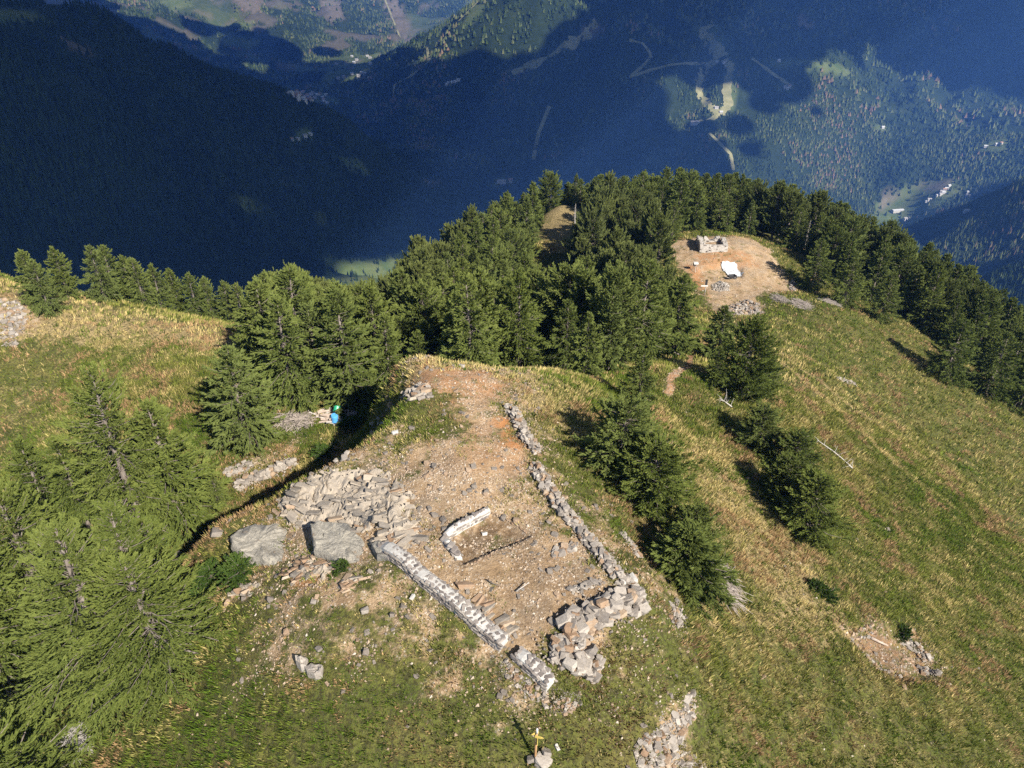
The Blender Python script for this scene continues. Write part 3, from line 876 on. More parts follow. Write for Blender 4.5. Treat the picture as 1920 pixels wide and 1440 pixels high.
def tree_px(key, name, label, cat, base, topv, wide=1.0, group=None, hmin=1.0, **kw):
    """a tree standing where BASE is seen, as tall as its top at image height TOPV tells"""
    p = at(*base)
    d0 = ray(960, topv)           # plane through the eye: find the height where the trunk's vertical meets it
    c, s = math.cos(PITCH), math.sin(PITCH)
    ty = (topv - 720) / FOC
    # -(up)/dep = ty ; up = y s + z c ; dep = y c - z s
    y = p.y
    zz = -(y * s + ty * y * c) / (c - ty * s)
    h = max(hmin, CAMZ + zz - p.z)
    return plant(key, name, label, cat, p.x, p.y, h, group, wide, **kw)

# trees one can point at -------------------------------------------------
T = tree_px
LT, ST = 'larch_tree', 'conifer_tree'
T('near0', LT, 'huge green larch filling the lower left, pale trunk showing in its middle', 'tree', (235, 1290), 985, 1.3)
T('near1', LT, 'tall bright green larch just behind the huge one, on its right', 'tree', (285, 1190), 950, 1.15)
T('near2', LT, 'shorter larch with yellowing twigs at the right end of the lower left group', 'tree', (318, 1262), 1052, 1.6)
T('near1', LT, 'larch with a bent bare trunk cut by the left edge', 'tree', (45, 1330), 1015, 1.1)
T('near2', LT, 'larch at the left edge, farthest back of the lower left group', 'tree', (110, 1190), 915, 1.05)
T('near1', LT, 'larch in the bottom left corner, only its top in view', 'tree', (75, 1640), 1372, 1.25)
T('greytwig', 'dead_tree', 'small dead tree with grey twigs leaning over dark ground at bottom left', 'dead tree', (150, 1402), 1335, 1.0, tilt=(0, -.35))
T('near1', LT, 'tallest larch of the clump in front of the left meadow, grey trunk showing', 'tree', (280, 1008), 690, .9)
T('mid0', LT, 'slim larch with bare grey top beside the tallest left clump larch', 'tree', (345, 985), 755, 1.1)
T('mid3', LT, 'greyish larch left of the tall clump, close to the left edge', 'tree', (112, 1005), 825, 1.0)
T('mid0', LT, 'young slender larch between the greyish larch and the tall clump', 'tree', (172, 1000), 822, .85)
T('mid3', LT, 'small young larch by the low stone wall in shade', 'tree', (412, 948), 886, 1.0)
T('mid1', ST, 'lone spruce shaped conifer throwing a long shadow on the left meadow', 'tree', (470, 832), 650, 1.15)
T('mid0', LT, 'larch with curved pale trunk standing behind the wood pile', 'tree', (662, 764), 548, 1.1, tilt=(0, -.04))
T('mid2', ST, 'dark conifer directly behind the grey brush heap', 'tree', (556, 752), 560, 1.15)
T('mid4', ST, 'dark conifer between brush heap and wood pile, set back', 'tree', (604, 745), 572, 1.1)
T('mid3', LT, 'larch with two bare lower stems beside the top of the knoll', 'tree', (712, 722), 535, 1.0)
T('mid1', ST, 'tall dark conifer at the left corner of the forest by the meadow', 'tree', (512, 705), 528, 1.15)
T('mid2', ST, 'tall conifer rising above the forest corner behind the brush heap', 'tree', (575, 690), 505, 1.2)
T('mid4', ST, 'broad conifer behind the larch with curved trunk', 'tree', (650, 690), 530, 1.2)
T('mid0', ST, 'bushy conifer at the meadow edge left of the forest corner', 'tree', (482, 690), 575, 1.1)
T('mid3', LT, 'slim grey green larch alone in the saddle grass', 'tree', (1197, 765), 655, 1.05)
T('ridge1', ST, 'tall conifer with pale straight trunk above the little cairn wall', 'tree', (1264, 664), 520, 1.15)
T('mid1', ST, 'small dark conifer right of the red footpath bend', 'tree', (1338, 722), 650, 1.1)
T('round1', ST, 'tallest dark conifer of the clump right of the footpath', 'tree', (1390, 745), 606, .85)
T('round2', ST, 'bushy conifer at the right end of the clump beside the footpath', 'tree', (1428, 742), 665, .9)
T('ridge2', ST, 'conifer at the back of the clump by the footpath, below the clearing', 'tree', (1345, 672), 575, 1.1)
T('round0', LT, 'upper larch of the row below the dry stone wall, long shadow uphill', 'tree', (1165, 892), 760, 1.3)
T('round1', LT, 'second larch from the top in the row below the dry stone wall', 'tree', (1218, 952), 835, 1.35)
T('round2', LT, 'bushy larch between upper larches and the round bush on the right slope', 'tree', (1295, 1032), 955, 1.3)
T('bush', 'larch_bush', 'round low bright green larch bush above the grey brush heap', 'bush', (1280, 1092), 1000, 1.2)
T('round0', ST, 'upper dark conifer of the clump out on the right meadow', 'tree', (1418, 838), 765, 1.3)
T('round2', ST, 'dark conifer at the right side of the clump on the right meadow', 'tree', (1480, 892), 815, 1.3)
T('round1', ST, 'lowest conifer of the clump out on the right meadow', 'tree', (1505, 998), 900, 1.3)
T('round0', LT, 'broad conifer in the middle of the clump on the right meadow', 'tree', (1462, 942), 860, 1.25)
T('mid1', ST, 'bright conifer with short clear trunk at the right edge of the clearing', 'tree', (1520, 541), 448, 1.15)
T('mid2', ST, 'dense conifer just right of the clear trunk conifer by the clearing', 'tree', (1582, 572), 485, 1.15)
T('mid4', ST, 'slim conifer standing forward at the top of the right meadow edge', 'tree', (1650, 602), 512, 1.0)
T('mid1', ST, 'large dark conifer casting a shadow onto the right meadow edge', 'tree', (1772, 712), 600, 1.2)
T('mid2', ST, 'large conifer at the meadow edge, next right after the shadow casting one', 'tree', (1845, 738), 625, 1.2)
T('mid4', ST, 'broad conifer at the meadow edge close to the right border', 'tree', (1908, 765), 640, 1.2)
T('mid3', ST, 'tiny young conifer right behind the ruined white wall', 'tree', (1314, 456), 430, .9)
T('dead', 'dead_tree', 'bare grey dead trunk standing left of the clearing', 'dead tree', (1228, 470), 378, .8)
T('brown', 'dead_tree', 'rust brown dead conifer amid the green forest', 'dead tree', (850, 620), 528, 1.25)
T('dead', 'dead_tree', 'leaning white dead trunk behind the crest of the knoll', 'dead tree', (960, 690), 605, .6, tilt=(0, -.45))
T('dead', 'dead_tree', 'bleached dead tree in the grassy glade of the ridge', 'dead tree', (1078, 420), 380, 1.2)
T('dead', 'dead_tree', 'grey bare tree top amid conifers right of the clearing', 'dead tree', (1508, 470), 410, .6)

# trees behind the crest of the left meadow
CREST = [(38, 470, 80, 'mid1', 'conifer at the far left of the row behind the left meadow crest'), (62, 500, 78, 'mid4', 'low conifer leaning on the leftmost one behind the meadow crest'),
         (100, 474, 82, 'mid3', 'pale grey green thin conifer second in the crest row'), (165, 462, 82, 'mid2', 'tall conifer at the left of the big crest clump'), (192, 460, 86, 'mid1', 'tallest conifer of the big clump behind the meadow crest'),
         (228, 480, 84, 'mid4', 'conifer at the right side of the big crest clump'), (258, 530, 82, 'mid2', 'low conifer at the foot of the big crest clump'), (298, 556, 84, 'mid3', 'small conifer right of the big crest clump'),
         (326, 545, 86, 'mid0', 'narrow pointed conifer left of centre in the small crest row'), (358, 545, 84, 'mid1', 'pointed bright conifer in the middle of the small crest row'), (392, 565, 86, 'mid2', 'thin conifer right of the pointed bright one'),
         (428, 572, 84, 'mid4', 'broad conifer at the right end of the crest row'), (452, 590, 82, 'mid1', 'low conifer joining the crest row to the forest corner')]
for u, v, D, key, lab in CREST:
    x, y, z = pd(u, v, D)
    h = min(12, max(5.5, z - hz(x, y)))
    plant(key, ST, lab, 'tree', x, y, h, 'conifers behind the left meadow crest', .98)

# the forest on the ridge -------------------------------------------------
FOREST = [(-17,58),(-5,51),(6,50.5),(13,58),(15.5,64),(24,66),(21,76),(25,90),(25.5,104),(26.5,106),(27.5,118),(30.5,124),(41.5,122.5),(48.5,118),(53,107),(58,102.5),(66,92),(74,87),(97,81),(135,105),(135,160),(62,172),(0,166),(-32,142),(-34,90),(-24,64)]
GLADE = [(5.0,144),(2.0,114),(0,103),(7,99),(11.5,116),(15,126),(15.5,142)]
GAPS = [polyat([(1605,500),(1640,520),(1625,570),(1585,540)]), polyat([(1640,440),(1665,450),(1660,480),(1640,470)])]
cand = []
pts = RNG.uniform((-36, 48), (136, 172), (14000, 2))
okm = inside(pts[:, 0], pts[:, 1], FOREST) & ~inside(pts[:, 0], pts[:, 1], GLADE)
for g_ in GAPS: okm &= ~inside(pts[:, 0], pts[:, 1], g_)
pts = pts[okm]
occ = [(o.location.x, o.location.y) for o in SC.objects if o.parent is None and o.type == 'EMPTY']
cell = {}
def near_any(x, y, r):
    ci, cj = int(x // 4), int(y // 4)
    for i in (-1, 0, 1):
        for j in (-1, 0, 1):
            for (a, b) in cell.get((ci + i, cj + j), ()):
                if (a - x) ** 2 + (b - y) ** 2 < r * r: return True
    return False
for a, b in occ: cell.setdefault((int(a // 4), int(b // 4)), []).append((a, b))
for x, y in pts:
    if near_any(x, y, 2.55 if y < 100 else 2.95): continue
    cell.setdefault((int(x // 4), int(y // 4)), []).append((x, y)); cand.append((x, y))
cand.sort(key=lambda p: p[0] ** 2 + p[1] ** 2)
print('FOREST', len(cand))
zc = H(np.array([c[0] for c in cand]), np.array([c[1] for c in cand]))
EXTRA = []
count = {}
def szw(h): return 'tall' if h > 8.3 else 'middling' if h > 6.9 else 'short'
for (x, y), z in zip(cand, zc):
    ispine = (vnoise(np.array([x / 18]), np.array([y / 18]), 61)[0] > .42) and y > 80 and x < 70
    u, v, d = proj((x, y, z + 6))
    h = random.uniform(5.6, 10.2) * (1.0 if y < 130 else .95)
    kd = 'pine' if ispine else 'spruce'
    lim = np.interp(u, [400,480,560,600,640,700,740,780,860,900,1000,1160,1300,1400,1500,1600,1700,1800,1920,2100], [520,520,515,535,548,540,520,455,385,365,335,328,306,320,345,400,445,490,555,640])
    while h > 4.0 and proj((x, y, z + h))[1] < lim - random.uniform(-6, 10): h -= .4
    if h < 4.4: continue
    if any(inside(np.array([q[0]]), np.array([q[1]]), [(1222,440),(1495,440),(1500,560),(1440,600),(1340,592),(1282,520)])[0] for q in (proj((x, y, z + h)), proj((x, y, z + h * .55)), proj((x + 1.3, y, z + h * .35)), proj((x + 1.5, y, z + 1)))) and y < 121: continue
    if y < 130 and any(inside(np.array([q[0]]), np.array([q[1]]), [(1032,365),(1082,365),(1084,450),(1062,500),(1040,560),(1000,560),(1018,450)])[0] for q in (proj((x, y, z + h * .9)), proj((x, y, z + h * .5)))): continue
    if u < -80 or u > 2000: EXTRA.append((x, y, z, h, kd)); continue
    count[kd] = count.get(kd, 0) + 1
    if count[kd] > 296: EXTRA.append((x, y, z, h, kd)); continue
    if ispine:
        zn = 'left of the grassy glade' if x < 5 else ('between the grassy glade and the clearing' if x < 29 else 'behind the clearing')
        plant(random.choice(['stone0', 'stone1', 'stone2', 'stone3']), 'pine_tree', szw(h) + ' round crowned olive pine ' + zn, 'tree', x, y, h * .95, 'round crowned pines ' + zn, random.uniform(.85, 1.12), z=z)
    else:
        zn = 'right behind the crest of the knoll' if y < 72 and x < 26 else 'in the hollow left of the clearing' if y < 104 and x < 29 else 'on the right flank beyond the meadow edge' if x > 52 else 'at the far left end of the ridge' if x < 5 else 'along the far skyline behind the clearing'
        key = random.choice(['round0', 'ridge0', 'ridge1', 'ridge2', 'ridge3', 'mid1', 'mid2', 'mid0'])
        look = {'round0': 'bushy rounded', 'mid0': 'yellow green feathery', 'mid1': 'broad cone shaped', 'mid2': 'broad cone shaped'}.get(key, 'slim pointed')
        plant(key, ST, szw(h) + ' ' + look + ' forest conifer ' + zn, 'tree', x, y, h, 'conifers ' + zn, random.uniform(.78, 1.12), z=z)
def forest_rest():
    """conifers past the three hundred nearest: one object that repeats a tree at every spot"""
    E = [e for e in EXTRA]
    if not E: return
    me = bpy.data.meshes.new('forest_rest')
    me.from_pydata([(x, y, z - .1) for x, y, z, h, k in E], [], [])
    a = me.attributes.new('scl', 'FLOAT_VECTOR', 'POINT'); a.data.foreach_set('vector', [q for x, y, z, h, k in E for q in (h / 9.0 * 1.15, h / 9.0 * 1.15, h / 9.0)])
    a = me.attributes.new('rot', 'FLOAT_VECTOR', 'POINT'); a.data.foreach_set('vector', [q for e in E for q in (0, 0, random.uniform(0, 6.28))])
    o = link('conifer_forest', me); o['kind'] = 'stuff'
    src = bpy.data.collections.new('tree_source')
    for i in range(4):
        q = bpy.data.objects.new('crown_source', TREES['ridge%d' % i][1]); src.objects.link(q)
    ng = bpy.data.node_groups.new('plant_trees', 'GeometryNodeTree')
    ng.interface.new_socket('Geometry', in_out='INPUT', socket_type='NodeSocketGeometry'); ng.interface.new_socket('Geometry', in_out='OUTPUT', socket_type='NodeSocketGeometry')
    gi = ng.nodes.new('NodeGroupInput'); go = ng.nodes.new('NodeGroupOutput'); ip = ng.nodes.new('GeometryNodeInstanceOnPoints'); ci = ng.nodes.new('GeometryNodeCollectionInfo')
    ci.inputs['Collection'].default_value = src; ci.inputs['Separate Children'].default_value = True; ci.inputs['Reset Children'].default_value = True
    ip.inputs['Pick Instance'].default_value = True
    na = ng.nodes.new('GeometryNodeInputNamedAttribute'); na.data_type = 'FLOAT_VECTOR'; na.inputs['Name'].default_value = 'scl'
    nb_ = ng.nodes.new('GeometryNodeInputNamedAttribute'); nb_.data_type = 'FLOAT_VECTOR'; nb_.inputs['Name'].default_value = 'rot'
    L = ng.links
    L.new(gi.outputs[0], ip.inputs['Points']); L.new(ci.outputs[0], ip.inputs['Instance']); L.new(na.outputs[0], ip.inputs['Scale'])
    er = ng.nodes.new('FunctionNodeEulerToRotation'); L.new(nb_.outputs[0], er.inputs[0]); L.new(er.outputs[0], ip.inputs['Rotation'])
    L.new(ip.outputs[0], go.inputs[0])
    md = o.modifiers.new('plant_trees', 'NODES'); md.node_group = ng
forest_rest()
print('COUNT', count, len(EXTRA))

# ------------------------------------------------------------------ grass (nobody could count it)
def make_grass(name, n, box, lmin, lmax, wid, blades, dens):
    x = RNG.uniform(box[0], box[1], n); y = RNG.uniform(box[2], box[3], n)
    b = grid_sample(bare, x, y); st = grid_sample(straw, x, y)
    z0 = H(x, y); u, v, d = proj(np.stack([x, y, z0], 1))
    keep = (u > -60) & (u < 1980) & (v < 1500) & (v > 300)
    pat = fbm(x / 3.2, y / 3.2, 41, 4)
    keep &= RNG.random(n) < np.clip(1.08 - b * 1.5 + (pat - .5) * 1.4, .02 if True else 0, 1) * dens
    keep &= ~((sdist(x, y, ROOM) < .2))
    x, y, z0, b, st, pat = x[keep], y[keep], z0[keep], b[keep], st[keep], pat[keep]
    n = len(x); e = .4
    gx_ = (H0(x + e, y) - H0(x - e, y)) / (2 * e); gy_ = (H0(x, y + e) - H0(x, y - e)) / (2 * e)
    gl = np.sqrt(gx_ ** 2 + gy_ ** 2) + 1e-6
    down = np.stack([-gx_ / gl, -gy_ / gl], 1) * np.minimum(gl * 1.6, 1.0)[:, None]
    # tussock colours
    k1 = fbm(x / 6, y / 6, 71, 3); k2 = RNG.random(n); k3 = fbm(x / 1.1, y / 1.1, 72, 2)
    gr = grid_sample(green_mask, x, y)
    green = np.array([.088, .138, .018]); olive = np.array([.205, .20, .05]); strawc = np.array([.47, .375, .165]); pink = np.array([.34, .225, .115]); dark = np.array([.038, .065, .012])
    s = np.clip((k1 - .32) * 1.6 + (k3 - .5) * .7 + (k2 - .5) * .5 + .34 - gr * .6, 0, 1)[:, None]
    col = green * (1 - s) + olive * s
    s2 = (np.clip((k3 - .5) * 2.2 + (k2 - .62) * 1.6 + st * .95 + (k1 - .5) * .9 + b * .5 + .13 - gr * .75, 0, 1))[:, None]
    col = col * (1 - s2) + strawc * s2
    pk = ((fbm(x / 2.2, y / 2.2, 74, 3) > .66 - .06 * (st + b > .12)) & (RNG.random(n) < .75))[:, None]
    col = np.where(pk, pink * RNG.uniform(.8, 1.15, (n, 1)), col)
    dk = (RNG.random(n) < .09)[:, None]; col = np.where(dk, dark, col)
    L = RNG.uniform(lmin, lmax, n) * (.75 + .5 * k1) * (1 - .45 * b)
    V = np.empty((n, blades, 3, 3)); C = np.empty((n, blades, 3, 4)); C[..., 3] = 1
    for q in range(blades):
        a = RNG.uniform(0, 6.283, n); r = RNG.uniform(.02, .20, n) * (lmax / .35)
        bx = x + np.cos(a) * r; by = y + np.sin(a) * r
        l = L * RNG.uniform(.6, 1.15, n)
        ln = np.stack([np.cos(a), np.sin(a)], 1) * RNG.uniform(.1, .7, n)[:, None] + down * RNG.uniform(.35, 1.1, n)[:, None]
        nrm = np.sqrt((ln ** 2).sum(1) + 1)
        tip = np.stack([bx + ln[:, 0] / nrm * l, by + ln[:, 1] / nrm * l, z0 + (1 / nrm) * l - .02], 1)
        wd = wid * RNG.uniform(.6, 1.3, n)
        th = RNG.uniform(0, 6.283, n)
        ox, oy = np.cos(th) * wd, np.sin(th) * wd
        V[:, q, 0] = np.stack([bx - ox, by - oy, z0 - .06], 1); V[:, q, 1] = np.stack([bx + ox, by + oy, z0 - .06], 1); V[:, q, 2] = tip
        cj = col * RNG.uniform(.7, 1.55, (n, 1))
        C[:, q, 0, :3] = cj * .9; C[:, q, 1, :3] = cj * .9; C[:, q, 2, :3] = cj * 1.12
    F = np.arange(n * blades * 3).reshape(-1, 3)
    me = np_mesh(name, V.reshape(-1, 3), F, M['grass'], False, {'col': C.reshape(-1, 4)})
    o = link(name, me); o['kind'] = 'stuff'
    print(name, n * blades)
    return o
make_grass('meadow_grass', 110000, (-40, 46, 12, 60), .14, .36, .032, 8, 1.0)
make_grass('far_meadow_grass', 100000, (-75, 95, 40, 125), .22, .48, .06, 5, 1.0)

# ------------------------------------------------------------------ stones
def stone_mesh(seed, flat=.55, n=16, name='stone', m=None, angular=.35):
    import bmesh
    rs = random.Random(seed)
    bm = bmesh.new()
    ex = rs.uniform(.75, 1.05); ey = rs.uniform(.5, .85); ez = flat * rs.uniform(.7, 1.3)
    for sx in (-1, 1):
        for sy in (-1, 1):
            for sz in (-1, 1):
                k = rs.uniform(.62, 1.0); j = rs.uniform(-.18, .18)
                bm.verts.new(((sx * k + j) * ex * .5, (sy * rs.uniform(.6, 1.0) - j * .6) * ey * .5, sz * rs.uniform(.6, 1.0) * ez * .5))
    for k in range(5):
        a = rs.uniform(0, 6.28); z = rs.uniform(-.8, .8)
        bm.verts.new((math.cos(a) * ex * .55, math.sin(a) * ey * .55, z * ez * .5))
    bmesh.ops.convex_hull(bm, input=bm.verts)
    loose = [v for v in bm.verts if not v.link_faces]
    if loose: bmesh.ops.delete(bm, geom=loose, context='VERTS')
    me = bpy.data.meshes.new(name); bm.to_mesh(me); bm.free()
    if m: me.materials.append(m)
    return me

ST_ROCK = [stone_mesh(i, .6, 16, 'stone', M['rock']) for i in range(9)] + [stone_mesh(20 + i, .6, 16, 'stone', M['warmrock']) for i in range(3)]
ST_FLAT = [stone_mesh(40 + i, .32, 16, 'stone', M['rock'], .5) for i in range(8)]
ST_WALL = [stone_mesh(60 + i, .5, 16, 'stone', M['wallstone'], .5) for i in range(8)]
ST_SLAB = [stone_mesh(80 + i, .24, 18, 'rock_slab', M['strata'], .45) for i in range(9)] + [stone_mesh(95 + i, .24, 18, 'rock_slab', M['warmrock'], .5) for i in range(3)]
ST_WHITE = [stone_mesh(110 + i, .55, 16, 'stone', M['mortar'], .5) for i in range(2)]

def put(name, me, parent, p, size, rz=None, tilt=.25, sx=1, sy=1, sz=1):
    o = link(name, me, parent, p, (random.gauss(0, tilt), random.gauss(0, tilt), random.uniform(0, 6.28) if rz is None else rz), (size * sx, size * sy, size * sz))
    return o

def polyline(pts, step):
    P = [Vector((p[0], p[1], 0)) for p in pts]; out = []; car = 0
    for a, b in zip(P[:-1], P[1:]):
        d = b - a; L = d.length; t = car
        while t < L:
            out.append((a + d * (t / L), d / L)); t += step
        car = t - L
    return out

def plan(px): return [tuple(at(u, v)[:2]) for u, v in px]

# mortared walls: a lime core with every dark stone set into it
def mortar_wall(name, label, line, width, hgt, cat='wall', sz=.31, rows=3, side_rows=3, tone=None):
    pts = plan(line)
    c0 = Vector((pts[0][0], pts[0][1], 0)); 
    root = thing(name, label, cat, (c0.x, c0.y, hz(c0.x, c0.y)))
    O = root.location
    core = MB(); V = []; n = 0
    pl = polyline(pts, .3); 
    pl.append((Vector((pts[-1][0], pts[-1][1], 0)), pl[-1][1]))
    tops = []
    for k, (p, d) in enumerate(pl):
        s = Vector((-d.y, d.x, 0))
        zt = hz(p.x, p.y) + hgt + .04 * math.sin(k * .5) + random.uniform(-.015, .015)
        if k in (0, len(pl) - 1): zt -= .12
        tops.append((p, d, s, zt))
        lo = min(hz(p.x + s.x * width, p.y + s.y * width), hz(p.x - s.x * width, p.y - s.y * width)) - .3
        for q, z in ((-.56, lo), (-.5, zt - .05), (-.2, zt + .03), (.2, zt + .03), (.5, zt - .05), (.56, lo)):
            w = p + s * (q * width + random.uniform(-.02, .02)); V.append((w.x - O.x, w.y - O.y, z - O.z))
    Fm = []
    for k in range(len(pl) - 1):
        for q in range(5):
            a = k * 6 + q; Fm.append((a, a + 6, a + 7, a + 1))
    Fm.append(tuple(range(6))); b = (len(pl) - 1) * 6; Fm.append(tuple(b + q for q in range(5, -1, -1)))
    core.add(V, Fm); link('mortar_core', core.mesh('mortar_core', M['mortar']), root)
    ns = 0
    for k, (p, d) in enumerate(polyline(pts, sz * .86)):
        s = Vector((-d.y, d.x, 0)); zt = hz(p.x, p.y) + hgt
        j = min(len(tops) - 1, int(k * sz * .86 / .3)); zt = tops[j][3]
        for q in range(rows):
            if ns > 290: break
            f = (q + .5) / rows - .5 + random.uniform(-.05, .05)
            w = p + s * f * width * .98 + d * random.uniform(-.06, .06)
            put('stone', random.choice(ST_WALL), root, (w.x - O.x, w.y - O.y, zt - O.z + (.02 if abs(f) < .25 else -.03) + random.uniform(-.03, .01)), sz * random.uniform(.8, 1.15) * (width / rows / .2) ** .4, tilt=.12, sz=.5); ns += 1
        for sd in (-1, 1):
            for r in range(side_rows):
                if ns > 290: break
                w = p + s * sd * width * .53 + d * random.uniform(-.08, .08)
                g0 = hz(p.x + s.x * sd * width * .7, p.y + s.y * sd * width * .7)
                z = zt - .18 - r * .19
                if z < g0 - .05: continue
                put('stone', random.choice(ST_WALL + ST_FLAT), root, (w.x - O.x, w.y - O.y, z - O.z), sz * random.uniform(.95, 1.5), rz=math.atan2(d.y, d.x) + random.uniform(-.2, .2), tilt=.12, sy=.5, sz=.8); ns += 1
    return root

mortar_wall('stone_wall', 'long straight low wall of dark stones set in white mortar', [(722,1032),(800,1092),(880,1158),(945,1212)], .55, .55)
mortar_wall('stone_wall', 'short piece of white mortared wall below the long one, beyond a gap', [(975,1232),(1003,1258),(1032,1288)], .55, .45)
mortar_wall('stone_wall', 'pale mortared wall along the upper side of the sunken room', [(836,1006),(878,982),(916,958)], .3, .34, sz=.26, rows=1, side_rows=2)
mortar_wall('stone_wall', 'stub of mortared wall with big stones at the left side of the sunken room', [(834,1014),(848,1034),(862,1052)], .34, .25, sz=.34, rows=1, side_rows=1)

# dry stone walls and rubble
def filler(root, spots, smin, smax, m):
    """the small broken stones between the big ones, too many to pick apart"""
    n = len(spots)
    if not n: return
    P = np.array(spots, float); s = RNG.uniform(smin, smax, n)
    base = np.array([(1, 0, -.3), (.1, .8, -.35), (-.9, .1, -.3), (0, -.75, -.3), (.2, .1, .5), (-.4, -.1, .42)])
    fc = np.array([(0, 1, 4), (1, 2, 5), (1, 5, 4), (2, 3, 5), (3, 0, 4), (3, 4, 5)])
    B = base[None] * RNG.uniform(.6, 1.3, (n, 6, 1)) * s[:, None, None] * .5
    a = RNG.uniform(0, 6.28, n); c, sn = np.cos(a)[:, None], np.sin(a)[:, None]
    V = np.stack([B[..., 0] * c - B[..., 1] * sn + P[:, None, 0], B[..., 0] * sn + B[..., 1] * c + P[:, None, 1], B[..., 2] + P[:, None, 2]], -1)
    o = link('small_stones', np_mesh('small_stones', V.reshape(-1, 3), (np.arange(n)[:, None, None] * 6 + fc[None]).reshape(-1, 3), m), root); o['kind'] = 'stuff'

def dry_wall(name, label, line, width, hgt, n, s0, s1, cat='wall', stones=None, big=0):
    pts = plan(line); stones = stones or (ST_ROCK + ST_FLAT)
    L = sum(math.dist(a, b) for a, b in zip(pts[:-1], pts[1:]))
    root = thing(name, label, cat, (pts[0][0], pts[0][1], hz(*pts[0]))); O = root.location
    step = L / n
    for k, (p, d) in enumerate(polyline(pts, step)):
        if k >= 298: break
        s = Vector((-d.y, d.x, 0)); f = random.uniform(-.5, .5)
        w = p + s * f * width
        size = random.uniform(s0, s1)
        z = hz(w.x, w.y) + random.random() * hgt * (1 - abs(f) * 1.1) + size * .08
        put('stone', random.choice(stones), root, (w.x - O.x, w.y - O.y, z - O.z), size, rz=math.atan2(d.y, d.x) + random.gauss(0, .5), tilt=.25)
    sp = []
    for k, (p, d) in enumerate(polyline(pts, max(.012, L / (n * 4)))):
        w = p + Vector((-d.y, d.x, 0)) * random.gauss(0, .42) * width
        sp.append((w.x - O.x, w.y - O.y, hz(w.x, w.y) - O.z + random.random() * hgt * .5))
    filler(root, sp, s0 * .35, s0 * 1.1, M['rockfill'])
    return root

dry_wall('dry_stone_wall', 'uppermost stretch of loose grey dry stone wall near the top of the knoll', [(955,765),(972,795),(988,825),(1008,850)], .75, .5, 230, .14, .38)
dry_wall('dry_stone_wall', 'middle stretch of grey dry stone wall edging the excavation', [(1006,876),(1025,915),(1050,950),(1062,968)], .75, .45, 210, .14, .42)
dry_wall('dry_stone_wall', 'lower stretch of grey dry stone wall running down to the white stones', [(1068,970),(1095,1005),(1130,1045),(1160,1085),(1185,1102)], .75, .35, 295, .12, .4)
dry_wall('dry_stone_wall', 'thick tumbled wall of big boulders at the lower corner of the excavation', [(1205,1128),(1160,1136),(1115,1155),(1080,1180),(1065,1195)], 1.1, .55, 190, .2, .68)
dry_wall('stone_heap', 'heap of big squarish stones at the foot of the tumbled wall', [(1070,1190),(1085,1215),(1080,1240),(1075,1262)], 2.0, .4, 160, .2, .66, 'stone heap')
dry_wall('dry_stone_wall', 'low remains of a stone wall lying in the shade left of the outcrop', [(442,915),(480,898),(520,882),(552,868)], .8, .5, 120, .25, .6)
dry_wall('stone_row', 'line of pale stones along the trail above the shaded wall', [(425,890),(455,878),(475,872)], .9, .2, 40, .2, .5, 'stones')
dry_wall('stone_row', 'faint row of stones in the grass outside the long dry stone wall', [(1165,1000),(1185,1022),(1200,1045)], .3, .12, 28, .18, .36, 'stones')
dry_wall('stone_row', 'short scatter of stones in grass beside the lower corner of the ruin', [(1262,1130),(1275,1150),(1265,1172)], .6, .12, 30, .15, .36, 'stones')
dry_wall('stone_row', 'small stone setting in the middle of the excavated floor', [(1035,1040),(1055,1032),(1080,1025)], .35, .1, 16, .25, .5, 'stones')
dry_wall('stone_row', 'few flat stones near the lower right of the excavated floor', [(1072,1108),(1095,1102),(1122,1092)], .3, .08, 12, .25, .55, 'stones', ST_FLAT)
dry_wall('stone_row', 'row of little stones along the lower edge of the sunken room', [(885,1058),(920,1040),(960,1018),(985,1008)], .14, .02, 34, .06, .15, 'stones', ST_ROCK[9:])
dry_wall('stone_row', 'thin line of small stones along the right edge of the sunken room', [(925,962),(950,978),(990,1000)], .16, .02, 22, .06, .16, 'stones', ST_ROCK[9:])
dry_wall('cairn_wall', 'little piece of stacked wall where the red footpath enters the forest', [(1268,668),(1278,650)], .9, .9, 60, .25, .5, 'wall')
dry_wall('stone_row', 'small heap of white stones alone on the right meadow', [(1572,712),(1588,716),(1604,722)], .7, .2, 40, .2, .45, 'stones', ST_ROCK[:9])
dry_wall('stone_row', 'stones lying along the upper edge of the grassy pit', [(1690,1195),(1715,1212),(1745,1240)], .6, .15, 60, .12, .35, 'stones')
dry_wall('rock_ledge', 'broken rock sticking out along the edge above the shaded left flank', [(640,866),(690,824),(738,766)], 1.0, .2, 70, .15, .6, 'rocks', ST_FLAT + ST_ROCK[9:])
dry_wall('stone_row', 'broken stones ringing the left and lower rim of the grassy pit', [(1640,1180),(1594,1194),(1640,1248),(1690,1272)], .5, .12, 70, .1, .3, 'stones', ST_ROCK[6:])
dry_wall('stone_row', 'grey stones piled at the lower right rim of the grassy pit', [(1725,1258),(1745,1262),(1762,1266)], .5, .25, 26, .2, .42, 'stones')

